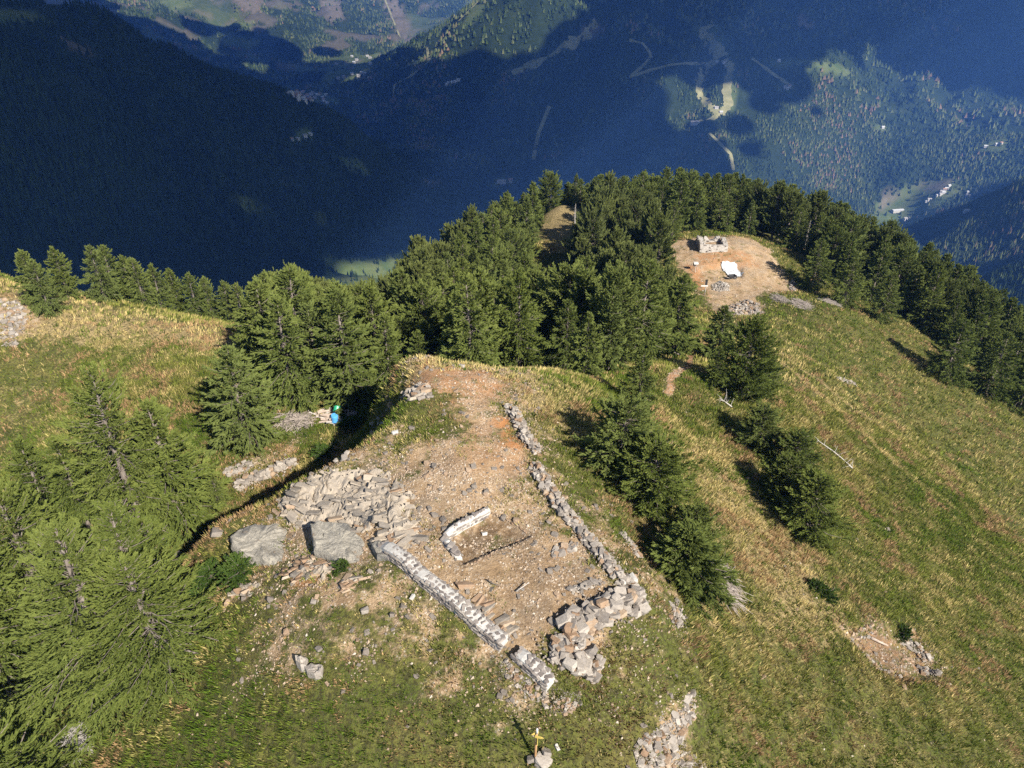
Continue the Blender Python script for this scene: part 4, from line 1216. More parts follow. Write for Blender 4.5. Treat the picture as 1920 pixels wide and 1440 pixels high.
def rubble(name, label, poly, n, s0, s1, cat, stones, hump=.15, name_part='stone', tilt=.3, kind=None):
    P = plan(poly); bx = [p[0] for p in P]; by = [p[1] for p in P]
    cx, cy = sum(bx) / len(bx), sum(by) / len(by)
    root = thing(name, label, cat, (cx, cy, hz(cx, cy))); O = root.location
    k = 0; tries = 0
    while k < n and tries < n * 30:
        tries += 1
        x, y = random.uniform(min(bx), max(bx)), random.uniform(min(by), max(by))
        d = float(sdist(np.array([x]), np.array([y]), P)[0])
        if d > 0: continue
        size = s0 + (s1 - s0) * random.random() ** 2
        z = hz(x, y) + size * .08 + hump * random.random() * min(1, -d / .8)
        put(name_part, random.choice(stones), root, (x - O.x, y - O.y, z - O.z), size, tilt=tilt); k += 1
    X = RNG.uniform(min(bx), max(bx), n * 14); Y = RNG.uniform(min(by), max(by), n * 14); d = sdist(X, Y, P) + (fbm(X, Y, 3, 3) - .5) * 1.2
    kk = d < .05; X, Y = X[kk][:n * 6], Y[kk][:n * 6]; Z = H(X, Y)
    filler(root, np.stack([X - O.x, Y - O.y, Z - O.z + RNG.random(len(X)) * hump * .5], 1), s0 * .4, s0 * 1.3, M['rockfill'])
    return root
rubble('rubble_band', 'long band of loose pale rubble spilling down at the bottom of the picture', [(1290,1295),(1306,1300),(1298,1350),(1270,1400),(1315,1440),(1300,1475),(1200,1475),(1190,1400),(1240,1360),(1280,1330)], 296, .1, .42, 'rubble', ST_ROCK + ST_FLAT, .1)
rubble('stone_heap', 'heap of pale stones below the white sheet in the clearing', [(1336,534),(1352,529),(1368,536),(1366,545),(1350,547),(1338,545)], 90, .25, .6, 'stone heap', ST_ROCK[:9] + ST_WHITE, .5)
rubble('stone_heap', 'wide brown and white stone spill along the lower edge of the clearing', [(1350,578),(1400,562),(1425,570),(1430,588),(1375,590)], 170, .2, .6, 'rubble', ST_ROCK, .3)
rubble('stone_heap', 'small heap of stones by the conifer at the right of the clearing', [(1480,535),(1490,528),(1492,545),(1484,548)], 40, .25, .5, 'stone heap', ST_ROCK, .6)
rubble('rubble_band', 'grey rocks breaking through the grass at the left edge of the left meadow', [(0,560),(40,570),(50,600),(30,650),(0,650)], 120, .2, .8, 'rubble', ST_ROCK + ST_FLAT, .1)
rubble('rubble_band', 'broken stones lying on the floor of the grassy pit', [(1594,1194),(1640,1184),(1710,1210),(1750,1250),(1700,1268),(1645,1244)], 170, .05, .18, 'rubble', ST_ROCK[9:] + ST_FLAT[:4], .02)
rubble('rubble_band', 'small rubble below the foot of the short mortared wall', [(945,1235),(985,1270),(1030,1300),(1090,1320),(1060,1340),(985,1310),(935,1260)], 160, .07, .26, 'rubble', ST_ROCK, .04)
rubble('rubble_band', 'rocky debris strewn on the crest of the knoll', [(765,735),(800,720),(810,745),(770,752)], 60, .2, .8, 'rubble', ST_FLAT + ST_ROCK, .25)

# layered outcrop: slabs lying like roof tiles
def outcrop(label, poly, n, s0, s1, meshes, dip, strike, hump, group=None, bed=0.0):
    P = plan(poly); bx = [p[0] for p in P]; by = [p[1] for p in P]
    cx, cy = sum(bx) / len(bx), sum(by) / len(by)
    root = thing('rock_outcrop', label, 'rock', (cx, cy, hz(cx, cy))); O = root.location
    if bed:
        gs = .085; xs = np.arange(min(bx) - .2, max(bx) + .2, gs); ys = np.arange(min(by) - .2, max(by) + .2, gs)
        X, Y = np.meshgrid(xs, ys); d = sdist(X, Y, P) + (fbm(X * 1.3, Y * 1.3, 12, 4) - .5) * 1.4
        q = (Y * .95 + X * .28) * 1.5 + fbm(X * .7, Y * .7, 31, 4) * 4.2
        fr = q - np.floor(q); lay = _hash(np.floor(q), np.floor((X + .4 * np.sin(q)) * .9 + np.floor(q) * .37), 4)
        blk = (X * .9 + .4 * np.sin(q) + np.floor(q) * .37); fb = blk - np.floor(blk)
        z = H(X, Y) + hump * sstep(.1, -1.2, d) * (.55 + .3 * lay) + bed * (fr - .5) * (.6 + .8 * lay) - .10 * sstep(.1, .0, fb) - .14 * sstep(.14, .0, fr) + (fbm(X * 3, Y * 3, 7, 4) - .5) * .10
        z = np.where(d > 0, H(X, Y) - .25, z)
        iy, ix = X.shape; I = np.arange(ix * iy).reshape(iy, ix)
        FF_ = np.stack([I[:-1, :-1], I[:-1, 1:], I[1:, 1:], I[1:, :-1]], -1).reshape(-1, 4)
        dq = np.maximum.reduce([d[:-1, :-1], d[:-1, 1:], d[1:, 1:], d[1:, :-1]]).ravel()
        link('bedrock', np_mesh('bedrock', np.stack([X - O.x, Y - O.y, z - O.z], -1).reshape(-1, 3), FF_[dq < .25], M['strata']), root)
    k = 0; tr = 0
    while k < n and tr < n * 40:
        tr += 1
        x, y = random.uniform(min(bx), max(bx)), random.uniform(min(by), max(by))
        d = float(sdist(np.array([x]), np.array([y]), P)[0])
        if d > 0: continue
        size = s0 + (s1 - s0) * random.random() ** 1.5
        z = hz(x, y) + hump * min(1, -d / 1.0) * (.3 + .7 * vnoise(np.array([x * .9]), np.array([y * .9]), 5)[0]) + .02
        st = strike + random.gauss(0, .3) + (x - cx) * .06
        R = Euler((dip + random.gauss(0, .22), random.gauss(0, .16), 0)).to_matrix()
        R = Matrix.Rotation(st, 3, 'Z') @ R
        o = link('rock_slab', random.choice(meshes), root, (x - O.x, y - O.y, z - O.z), R.to_euler(), (size * 1.3, size * .8, size * random.uniform(.7, 1.2)))
        k += 1
outcrop('grey outcrop of thin layered rock plates above the two big boulders', [(506,958),(548,914),(628,874),(720,890),(765,930),(780,985),(735,1010),(690,1000),(590,985),(545,985)], 130, .2, .85, ST_SLAB[:9] + ST_SLAB[9:10], -.2, -.1, .5, None, .3)
outcrop('orange brown splintered rock between and below the two big boulders', [(540,1055),(590,1040),(640,1060),(610,1085),(560,1098),(525,1085)], 60, .2, .7, ST_SLAB[9:] + ST_SLAB[:1], -.3, .45, .25, None, .22)
outcrop('buff rock plates at the right end of the outcrop, above the mortared wall', [(690,1000),(760,970),(790,1010),(770,1035),(715,1025)], 36, .3, .9, ST_SLAB, -.12, .5, .12, None, .16)
outcrop('pale cracked rock in the grass below the left boulder', [(430,1118),(460,1098),(485,1100),(470,1118)], 14, .3, .7, ST_SLAB[:10], -.2, .3, .2, None, .2)
outcrop('brown rock splinters standing out of the grass right of centre left', [(630,1105),(655,1080),(690,1085),(660,1105)], 18, .35, .8, ST_SLAB[8:], -.55, .6, .1)
outcrop('dark ledge of rock near the left shoulder of the knoll', [(755,745),(785,730),(800,738),(775,752)], 26, .5, 1.1, ST_SLAB[:9], -.5, .2, .4)
outcrop('thin brown rock plates lying along the inner side of the long mortared wall', [(835,1075),(870,1090),(985,1200),(960,1200),(900,1140)], 26, .35, .8, ST_SLAB[8:], -.15, .7, .03)

# big boulders: solid bodies with a flat weathered top
def boulder(name, label, outline, hgt, m, tilt=(0, 0), seed=0, cat='boulder', rough=.13, sink=.35):
    P = [at(u, v) for u, v in outline]
    c = sum(P, Vector()) / len(P); zc_ = hz(c.x, c.y)
    n = 44; ring = []
    per = [];
    for a, b in zip(P, P[1:] + P[:1]):
        k = max(2, int(round((b - a).length / .18)))
        for i in range(k): per.append(a.lerp(b, i / k))
    n = len(per)
    V = []; F = []
    prof = ((1.02, -sink, 1), (1.03, .15, 1), (1.0, .62, 0), (.965, .90, 0), (.90, 1.0, 0), (.70, 1.02, 0), (.45, 1.03, 0), (.2, 1.04, 0))
    for j, (sc_, hh, g) in enumerate(prof):
        for p in per:
            x = c.x + (p.x - c.x) * sc_; y = c.y + (p.y - c.y) * sc_
            nz = (fbm(np.array([x * 1.6 + seed]), np.array([y * 1.6 + j * .4]), seed, 4)[0] - .5)
            nn = (fbm(np.array([x * 5 + seed]), np.array([y * 5 + j]), seed + 3, 3)[0] - .5)
            top = zc_ + hgt * hh + (x - c.x) * tilt[0] + (y - c.y) * tilt[1]
            base = hz(x, y) + hgt * hh
            z = base if hh < 0 else top
            k_ = (.28 if hgt > .4 else .08) if j < 4 else 0
            V.append((x - c.x + nz * k_, y - c.y + nn * k_, z - zc_ + nz * rough * 2.6 + nn * rough))
    m_ = len(prof)
    for j in range(m_ - 1):
        for i in range(n):
            F.append((j * n + i, j * n + (i + 1) % n, (j + 1) * n + (i + 1) % n, (j + 1) * n + i))
    V.append((0, 0, hgt * 1.04)); 
    for i in range(n): F.append(((m_ - 1) * n + i, (m_ - 1) * n + (i + 1) % n, len(V) - 1))
    # keep faces outward whatever the outline's turning
    area = sum(a.x * b.y - b.x * a.y for a, b in zip(per, per[1:] + per[:1]))
    if area < 0: F = [tuple(reversed(f)) for f in F]
    mb = MB(); mb.add(V, F)
    o = link(name, mb.mesh(name, m), None, (c.x, c.y, zc_))
    return tag(o, label, cat)
boulder('boulder', 'largest pale grey boulder, dark stained, at the left tip of the outcrop', [(437,1024),(455,1003),(480,992),(520,986),(546,990),(545,1030),(540,1056),(500,1062),(450,1056),(440,1045)], .55, M['slab'], (.04, .06), 3)
boulder('boulder', 'pale flat topped boulder with lichen at the upper end of the long mortared wall', [(586,1008),(600,996),(655,992),(680,1012),(700,1042),(685,1054),(640,1056),(592,1046)], .36, M['slab'], (.02, .05), 8)
boulder('boulder', 'wedge of grey rock between flat boulder and mortared wall', [(698,1030),(715,1022),(735,1040),(728,1052),(708,1052)], .35, M['slab'], (0, 0), 11)
boulder('boulder', 'egg shaped pale stone, left one of the pair in the grass at lower left', [(555,1240),(566,1234),(578,1238),(576,1258),(566,1262),(557,1252)], .38, M['rock'], (.02, .02), 14)
boulder('boulder', 'split whitish stone, right one of the pair in the grass at lower left', [(574,1262),(584,1246),(606,1252),(604,1270),(592,1276),(578,1270)], .36, M['rock'], (.03, 0), 19)
for (u, v, s, lab, w_) in [(335,1044,.6,'round grey stone alone on the shaded slope near the left larches',0), (286,1000,1.1,'blocky reddish rock at the foot of the tallest left clump larch',0), (408,1000,.8,'brown block at the edge of the shade left of the big boulder',0),
        (428,1050,.4,'white stone at the left tip of the largest boulder',1), (1187,1088,.55,'white rock at the lower end of the dry stone wall, right of two',1), (1166,1090,.5,'white rock at the lower end of the dry stone wall, left of two',1),
        (1045,1402,.28,'small white stone beside the trail post',1), (741,812,.4,'white stone on the grass high on the left flank of the knoll',1), (537,1186,.4,'dark streaked stone in dry grass at lower left',0),
        (598,1218,.35,'pale stone just above the stone pair',0), (685,1146,.4,'pinkish stone on bare soil below the flat boulder',0), (588,1130,.3,'white stone above the bare soil patch at lower left',0),
        (1112,1278,.3,'lone stone below the heap of squarish stones',0), (774,1120,.3,'whitish stone in the grass below the long mortared wall',1), (980,1105,.22,'thin pale stone lying on the excavated floor',0),
        (908,1002,.3,'white flat stone on the floor of the sunken room',1), (1708,1193,.35,'pale stone on the upper rim of the grassy pit',0), (1696,1290,.3,'pale stone in the grass below the pit',0),
        (945,690,.5,'pale rock on the crest of the knoll, right part',0), (866,688,.5,'brown rock on the crest of the knoll, middle',0), (1565,838,.3,'small stone by the bleached branches on the right meadow',0)]:
    p = at(u, v); o = put('loose_stone', random.choice(ST_WHITE if w_ else ST_ROCK), None, (p.x, p.y, p.z + s * .12), s, tilt=.2); tag(o, lab, 'stone')

# gravel and chips on the bare soil
def make_gravel():
    n = 620000
    x = RNG.uniform(-20, 30, n); y = RNG.uniform(13, 60, n)
    b = grid_sample(bare, x, y)
    keep = RNG.random(n) < np.clip(b * .85 * (fbm(x / 1.3, y / 1.3, 91, 4) * 3.4 - 1.15), .006, 1)
    x, y = x[keep], y[keep]
    x2 = RNG.uniform(18, 48, 9000); y2 = RNG.uniform(86, 124, 9000); k2 = RNG.random(9000) < grid_sample(bare, x2, y2) * .35
    x = np.concatenate([x, x2[k2]]); y = np.concatenate([y, y2[k2]])
    n = len(x); z = H(x, y)
    s = (.022 + .10 * RNG.random(n) ** 6) * np.where(y > 80, 2.0, 1.0)
    a = RNG.uniform(0, 6.28, n)
    base = np.array([(1, 0, -.3), (0, .7, -.3), (-.9, .1, -.3), (0, -.75, -.3), (.1, 0, .6)])
    fc = np.array([(0, 1, 4), (1, 2, 4), (2, 3, 4), (3, 0, 4)])
    B = base[None] * RNG.uniform(.6, 1.3, (n, 5, 1)) * s[:, None, None]
    c, sn = np.cos(a)[:, None], np.sin(a)[:, None]
    V = np.stack([B[..., 0] * c - B[..., 1] * sn + x[:, None], B[..., 0] * sn + B[..., 1] * c + y[:, None], B[..., 2] + z[:, None] + s[:, None] * .15], -1)
    F = (np.arange(n)[:, None, None] * 5 + fc[None]).reshape(-1, 3)
    tint = np.repeat(RNG.random(n), 5)
    m, nt = mat('stone_chips')
    at_ = N(nt, 'ShaderNodeAttribute', attribute_name='tint')
    surf(nt, ramp(nt, at_.outputs['Fac'], [(.0, (.13, .10, .075)), (.4, (.27, .20, .14)), (.8, (.34, .27, .20)), (1., (.43, .38, .32))]), .9, None, .2)
    o = link('gravel', np_mesh('gravel', V.reshape(-1, 3), F, m, False, {'tint': tint})); o['kind'] = 'stuff'
    print('gravel', n)
make_gravel()
def make_fragments():
    src = ST_FLAT[:4] + ST_ROCK[9:11]
    for mi, (nm, m_, n) in enumerate((('rock_fragments', M['rockfill'], 9000), ('rock_fragments', M['warmrock'], 5000))):
        x = RNG.uniform(-20, 30, n); y = RNG.uniform(13, 50, n)
        b = grid_sample(bare, x, y)
        k = (RNG.random(n) < np.clip(b * (fbm(x / 2.2, y / 2.2, 95 + mi, 4) * 2.6 - .8), .01, 1)) & (sdist(x, y, ROOM) > .1)
        x, y = x[k], y[k]; z = H(x, y); Vs = []; Fs = []; base = 0
        pick = RNG.integers(0, len(src), len(x)); size = .12 + .30 * RNG.random(len(x)) ** 3
        for q, me in enumerate(src):
            V0 = np.array([v.co for v in me.vertices]); F0 = np.array([list(p.vertices) for p in me.polygons if len(p.vertices) == 3])
            w = np.where(pick == q)[0]; a = RNG.uniform(0, 6.28, len(w)); c, sn = np.cos(a)[:, None], np.sin(a)[:, None]
            tl = RNG.normal(0, .22, (len(w), 2))
            B = V0[None] * size[w][:, None, None]
            X = B[..., 0] * c - B[..., 1] * sn; Y = B[..., 0] * sn + B[..., 1] * c
            Z = B[..., 2] + X * tl[:, :1] + Y * tl[:, 1:] + size[w][:, None] * .08
            Vs.append(np.stack([X + x[w][:, None], Y + y[w][:, None], Z + z[w][:, None]], -1).reshape(-1, 3))
            Fs.append((base + np.arange(len(w))[:, None, None] * len(V0) + F0[None]).reshape(-1, 3)); base += len(w) * len(V0)
        o = link(nm, np_mesh(nm, np.concatenate(Vs), np.concatenate(Fs), m_)); o['kind'] = 'stuff'
make_fragments()

# ------------------------------------------------------------------ trail post, wood pile, barrels, brush
def flat_mat(name, c, rough=.5, spec=.3):
    m, nt = mat(name); P = objco(nt)
    n = noise(nt, P, 9, 4)
    surf(nt, ramp(nt, n, [(.3, tuple(x * .82 for x in c)), (.7, c)]), rough, None, spec); return m
M['post'] = plain('weathered_post', (.30, .17, .08), (.50, .31, .16), 9, .85, .1, .4, .02, (1, 1, .15))
M['yellow'] = flat_mat('yellow_paint', (.50, .38, .10))
M['white'] = flat_mat('white_paint', (.62, .61, .59))
M['blue'] = flat_mat('blue_plastic', (.10, .38, .80), .35, .5)
M['green'] = flat_mat('green_plastic', (.03, .33, .17), .35, .5)
M['dark'] = flat_mat('dark_plastic', (.03, .03, .032), .5)
M['log'] = plain('split_log', (.27, .21, .17), (.46, .385, .32), 10, .9, .1, .5, .02, (.2, 1, 1))
M['brush'] = plain('dry_brush', (.21, .175, .15), (.40, .35, .31), 6, .95, .05, .3, .02)

p = at(1003, 1424)
post = thing('trail_post', 'brown wooden trail post with white tip and two yellow arrow boards', 'signpost', p)
mb = MB(); mb.tube([(0, 0, -.3), (.02, .01, .9), (.05, 0, 1.75)], [.055, .05, .045], 8); link('pole', mb.mesh('pole', M['post'], True), post)
mb = MB(); mb.tube([(.05, 0, 1.755), (.055, 0, 2.02), (.055, 0, 2.05)], [.047, .043, .02], 8); link('tip', mb.mesh('tip', M['white'], True), post)
def arrow(mat_, off, rz, ln=.27):
    mb = MB(); h = .06; t = .012
    o2 = [(-.08, -h), (ln - .1, -h), (ln, 0), (ln - .1, h), (-.08, h)]
    V = [(x, -t, z) for x, z in o2] + [(x, t, z) for x, z in o2]
    mb.add(V, [(0, 1, 2, 3, 4), (9, 8, 7, 6, 5)] + [(i, i + 5, (i + 1) % 5 + 5, (i + 1) % 5) for i in range(5)])
    return link('arrow_board', mb.mesh('arrow_board', mat_), post, off, (0, 0, rz))
arrow(M['yellow'], (.05, -.07, 1.62), -.25); arrow(M['yellow'], (.05, .07, 1.66), math.pi + .35, .24)
mb = MB(); mb.box((0, 0, 0), (.012, .05, .22)); link('marker_plate', mb.mesh('marker_plate', M['yellow']), post, (.06, -.065, 1.32), (0, 0, .3))
for (u, v, s, lab) in [(1018,1428,.75,'largest of the grey stones wedged round the foot of the trail post'), (1024,1412,.5,'tilted grey stone right behind the foot of the trail post'), (996,1426,.42,'small flat stone on the left side of the trail post foot'), (1012,1436,.4,'stone in front of the trail post foot')]:
    q = at(u, v); tag(put('loose_stone', random.choice(ST_ROCK[:9]), None, (q.x, q.y, q.z + .1), s, tilt=.35), lab, 'stone')

def log(L, r, m, name='log', seed=0):
    rs = random.Random(seed); mb = MB()
    mb.tube([(-L / 2, 0, 0), (0, rs.uniform(-.04, .04), rs.uniform(-.04, .04)), (L / 2, 0, 0)], [r, r * .95, r * .88], 7)
    return mb.mesh(name, m)
LOGS = [log(1.0, .085, M['log'], seed=i) for i in range(3)] + [log(1.5, .06, M['deadwood'], seed=7)]
p = at(628, 782)
pile = thing('wood_pile', 'round pile of cut grey firewood logs at the forest edge', 'wood pile', p)
for k in range(70):
    a = random.uniform(0, 6.28); r = 1.35 * math.sqrt(random.random())
    x, y = r * math.cos(a) * 1.1, r * math.sin(a) * .9
    z = hz(p.x + x, p.y + y) - p.z + .08 + random.random() * .75 * (1 - r / 1.7)
    link('log', random.choice(LOGS), pile, (x, y, z), (0, random.gauss(0, .18), random.gauss(0, .35) if x < 0 else random.gauss(1.3, .5)), (1, random.uniform(.8, 1.3), random.uniform(.8, 1.3)))
def barrel(name, label, mt, loc, rot, r, h):
    root = thing(name, label, 'barrel', loc); root.rotation_euler = rot
    mb = MB(); zs = [0, .04, .3, .34, .66, .7, .95, 1.0]; rs_ = [.92, 1, 1, .95, .95, 1, 1, .93]
    mb.tube([(0, 0, z * h) for z in zs], [r * q for q in rs_], 16); link('body', mb.mesh('body', mt, False), root)
    mb = MB(); mb.tube([(0, 0, h + .004), (0, 0, h + .045)], [r * .9, r * .86], 16); link('lid', mb.mesh('lid', mt), root)
    mb = MB(); mb.tube([(r * .5, 0, h + .05), (r * .5, 0, h + .085)], [.035, .035], 8); link('cap', mb.mesh('cap', mt), root)
q = at(630, 790)
barrel('barrel', 'sky blue plastic barrel standing against the wood pile', M['blue'], (q.x, q.y - .25, q.z), (.12, .05, 0), .30, .85)
barrel('barrel', 'green plastic tub lying on top of the wood pile, behind the blue barrel', M['green'], (q.x + .02, q.y + .42, q.z + .62), (-.75, .2, 0), .31, .5)

def brush(label, px, rx, ry, h, n, m=None, ang=None, L=(.8, 2.0)):
    p = at(*px); mb = MB()
    for k in range(n):
        a = random.uniform(0, 6.28); r = math.sqrt(random.random())
        x, y = rx * r * math.cos(a), ry * r * math.sin(a)
        z = hz(p.x + x, p.y + y) - p.z + random.random() * h * (1 - r * .8) + .04
        th = random.uniform(0, 6.28) if ang is None else ang + random.gauss(0, .5)
        l = random.uniform(*L); e = random.gauss(.0, .18)
        d = Vector((math.cos(th), math.sin(th), e)) * l / 2
        c = Vector((x, y, z)); w = random.uniform(.012, .035)
        z1 = hz(p.x + x + d.x, p.y + y + d.y) - p.z + .03; z0 = hz(p.x + x - d.x, p.y + y - d.y) - p.z + .03
        A = c - d; B = c + d; A.z = max(A.z, z0); B.z = max(B.z, z1)
        mb.tube([A, (A + B) / 2 + Vector((random.gauss(0, .06), random.gauss(0, .06), random.gauss(.03, .05))), B], [w, w * .8, w * .4], 3, False)
    o = link('brush_pile', mb.mesh('brush_pile', m or M['brush']), None, p)
    return tag(o, label, 'brush pile')
brush('grey heap of dry branches left of the wood pile', (552, 790), 1.5, 1.1, .5, 260)
brush('grey heap of dead branches at the foot of the round larch bush', (1352, 1092), .9, 1.7, .8, 330, ang=-1.1)
brush('small grey heap of cut branches nearest the clearing, leftmost of three', (1463, 562), .8, 1.5, .35, 160, ang=-.9)
brush('largest grey heap of cut branches, middle one of three below the clearing', (1502, 572), 1.1, 1.8, .4, 260, ang=-.9)
brush('grey heap of cut branches, rightmost of three below the clearing', (1556, 568), 1.1, 1.8, .4, 240, ang=-.8)
def branchy(label, pts, w, m, twigs):
    P = [at(u, v) for u, v in pts]; c = P[0]; mb = MB()
    Q = [q - c + Vector((0, 0, .12 + .08 * i % 3)) for i, q in enumerate(P)]
    mb.tube(Q, [w * (1 - .7 * i / len(Q)) for i in range(len(Q))], 5)
    for k in range(twigs):
        i = random.randrange(1, len(Q)); t = random.random(); b = Q[i - 1].lerp(Q[i], t); d = Vector((random.gauss(0, 1), random.gauss(0, 1), random.uniform(.2, .9))).normalized() * random.uniform(.4, 1.3)
        mb.tube([b, b + d * .5 + Vector((0, 0, .05)), b + d], [w * .35, w * .25, w * .1], 4, False)
    o = link('fallen_branch', mb.mesh('fallen_branch', m, True), None, c); return tag(o, label, 'fallen branch')
branchy('bleached white fallen tree lying on the right meadow beside the conifers', [(1598,880),(1580,865),(1560,850),(1540,838),(1530,832)], .06, M['deadwood'], 14)
branchy('pale dead branch on the grass uphill of the right meadow clump', [(1372,765),(1360,758),(1348,752)], .06, M['deadwood'], 8)
branchy('thin pale stick lying across the excavated floor', [(968,1112),(980,1106),(992,1100)], .035, M['deadwood'], 0)
branchy('brown stick on the excavated floor near the long wall', [(912,1090),(925,1100),(938,1106)], .03, M['bark'], 0)
branchy('old grey plank like log lying in the grassy pit', [(1632,1198),(1648,1208),(1662,1216)], .11, M['log'], 0)
for (u, v, h, w_, lab) in [(455,1078,.7,1.3,'low dark green juniper below the tip of the largest boulder'), (396,1085,.6,1.3,'low juniper patch on the slope left of the largest boulder'), (1548,1118,.5,1.15,'dark low juniper alone in the right meadow above the pit'),
        (1530,1105,.45,1.0,'second low juniper touching the one above the pit'), (662,798,.6,1.6,'juniper patch on the shaded flank below the wood pile'), (700,775,.6,1.6,'juniper patch high on the shaded flank of the knoll'), (610,850,.5,1.6,'juniper patch at the lower end of the shaded flank'), (1690,1190,.5,.9,'green tuft bush on the upper rim of the grassy pit'),
        (640,1068,.4,.8,'small green shrub in front of the flat topped boulder'), (375,1130,.6,1.4,'juniper patch right beside the huge larch')]:
    q = at(u, v); plant('shrub', 'juniper_shrub', lab, 'shrub', q.x, q.y, h, None, w_)

# ------------------------------------------------------------------ clearing: ruin, sheet, posts
def ruin():
    a = at(1311, 472); b = at(1365, 471)
    d = Vector((b.x - a.x, b.y - a.y, 0)); W = d.length; d /= W; s = Vector((-d.y, d.x, 0))
    rz = math.atan2(d.y, d.x)
    root = thing('ruined_tower', 'pale ruined stone building with low broken walls in the far clearing', 'ruin', (a.x, a.y, a.z), rz)
    root.scale = (.97, .9, .85); Dp = 4.2; T = .7
    def wall(x0, y0, x1, y1, prof):
        mb = MB(); n = len(prof); V = []; F = []
        ex, ey = x1 - x0, y1 - y0; L = math.hypot(ex, ey); nx_, ny_ = -ey / L * T / 2, ex / L * T / 2
        for i, h in enumerate(prof):
            t = i / (n - 1); x, y = x0 + ex * t, y0 + ey * t
            for sx in (-1, 1):
                for z in (-.8, h * .5, h):
                    V.append((x + nx_ * sx + random.uniform(-.06, .06), y + ny_ * sx + random.uniform(-.06, .06), z))
        for i in range(n - 1):
            a_ = i * 6
            F += [(a_ + k, a_ + 6 + k, a_ + 7 + k, a_ + 1 + k) for k in (0, 1)] + [(a_ + 10, a_ + 9, a_ + 3, a_ + 4), (a_ + 11, a_ + 10, a_ + 4, a_ + 5), (a_ + 2, a_ + 8, a_ + 11, a_ + 5)]
        F += [(0, 1, 4, 3), (1, 2, 5, 4)]; a_ = (n - 1) * 6; F += [(a_ + 1, a_, a_ + 3, a_ + 4), (a_ + 2, a_ + 1, a_ + 4, a_ + 5)]
        mb.add(V, F); w = link('wall', mb.mesh('wall', M['ruin']), root)
        # face stones
        for i in range(int(L * 11)):
            t = random.random(); x, y = x0 + ex * t, y0 + ey * t; h = np.interp(t, np.linspace(0, 1, n), prof); sd = random.choice((-1, 1))
            z = random.uniform(-.2, h)
            if random.random() < .3: z = h; sd *= random.random()
            link('stone', random.choice(ST_FLAT), w, (x + nx_ * sd, y + ny_ * sd, z), (0, 0, math.atan2(ey, ex) + random.gauss(0, .2)), (.5 * random.uniform(.6, 1.2),) * 3)
    j = lambda b, n: [b + random.uniform(-.15, .15) for _ in range(n)]
    wall(0, 0, W, 0, [1.55, 1.5, 1.5, 1.45, 1.45, 1.5, 1.5, 1.6])
    wall(T / 2 + .02, T / 2 + .02, T / 2 + .02 - .2, Dp, [1.6, 1.75, 1.8, 1.75])
    wall(W - T / 2 - .02, T / 2 + .02, W - T / 2, Dp, [1.6, 1.6, 1.7, 1.6])
    wall(.9, Dp, W - .9, Dp + .1, [1.7, 1.5, .8, 1.0, 1.6, 1.7])
M['ruin'] = plain('pale_rubble_masonry', (.30, .275, .24), (.50, .47, .43), 4.5, .95, .1, .8, .08)
ruin()

def sheet():
    P = [at(u, v) for u, v in [(1352,494),(1376,492),(1395,514),(1370,520)]]
    c = sum(P, Vector()) / 4; n = 14; V = []; F = []
    for i in range(n + 1):
        for k in range(n + 1):
            a, b = i / n, k / n
            q = (P[0] * (1 - a) + P[1] * a) * (1 - b) + (P[3] * (1 - a) + P[2] * a) * b
            e = .25 * vnoise(np.array([i * .8]), np.array([k * .8]), 12)[0]
            q = q + Vector((e - .12, .12 - e, 0))
            V.append((q.x - c.x, q.y - c.y, hz(q.x, q.y) - c.z + .08 + .28 * vnoise(np.array([i * .55]), np.array([k * .55]), 13)[0]))
    for i in range(n):
        for k in range(n):
            a = i * (n + 1) + k; F.append((a, a + n + 1, a + n + 2, a + 1))
    mb = MB(); mb.add(V, F)
    o = link('ground_sheet', mb.mesh('ground_sheet', M['sheet']), None, c); tag(o, 'crumpled white protective sheet spread on the soil of the clearing', 'sheet')
M['sheet'] = flat_mat('white_fleece', (.62, .63, .64), .7, .1)
sheet()
p = at(1321, 553)
sg = thing('marker_post', 'pale post with dark board and white crosspiece at the left side of the clearing', 'signpost', p)
mb = MB(); mb.tube([(0, 0, -.3), (0, 0, 2.3)], [.07, .06], 8); link('pole', mb.mesh('pole', M['deadwood'], True), sg)
mb = MB(); mb.box((-.02, -.1, 2.05), (.16, .03, .42)); link('board', mb.mesh('board', M['dark']), sg)
mb = MB(); mb.box((-.25, -.14, 1.5), (.5, .03, .09)); link('crosspiece', mb.mesh('crosspiece', M['white']), sg)
p = at(1303, 508)
tr = thing('survey_tripod', 'small pale tripod stand with dark box top on red soil of the clearing', 'tripod', p)
for k in range(3):
    a = 2.1 * k + .4; mb = MB(); mb.tube([(math.cos(a) * .55, math.sin(a) * .55, -.05), (0.05 * math.cos(a), .05 * math.sin(a), 1.15)], [.035, .035], 6); link('leg', mb.mesh('leg', M['deadwood']), tr)
mb = MB(); mb.box((0, 0, 1.3), (.35, .28, .12)); link('tray', mb.mesh('tray', M['white']), tr)
mb = MB(); mb.box((-.2, 0, 1.05), (.2, .2, .12)); link('box', mb.mesh('box', M['dark']), tr)
p = at(1371, 524)
wb = thing('wheelbarrow', 'dark wheelbarrow at the lower corner of the white sheet', 'wheelbarrow', p, .3)
mb = MB(); mb.add([(-.45, -.3, .35), (.45, -.3, .35), (.45, .3, .35), (-.45, .3, .35), (-.65, -.4, .7), (.7, -.4, .7), (.7, .4, .7), (-.65, .4, .7)], [(3, 2, 1, 0), (0, 1, 5, 4), (1, 2, 6, 5), (2, 3, 7, 6), (3, 0, 4, 7)]); link('tray', mb.mesh('tray', M['dark']), wb)
mb = MB(); mb.tube([(.75, -.05, .2), (.75, .05, .2)], [.2, .2], 14); link('wheel', mb.mesh('wheel', M['dark']), wb)
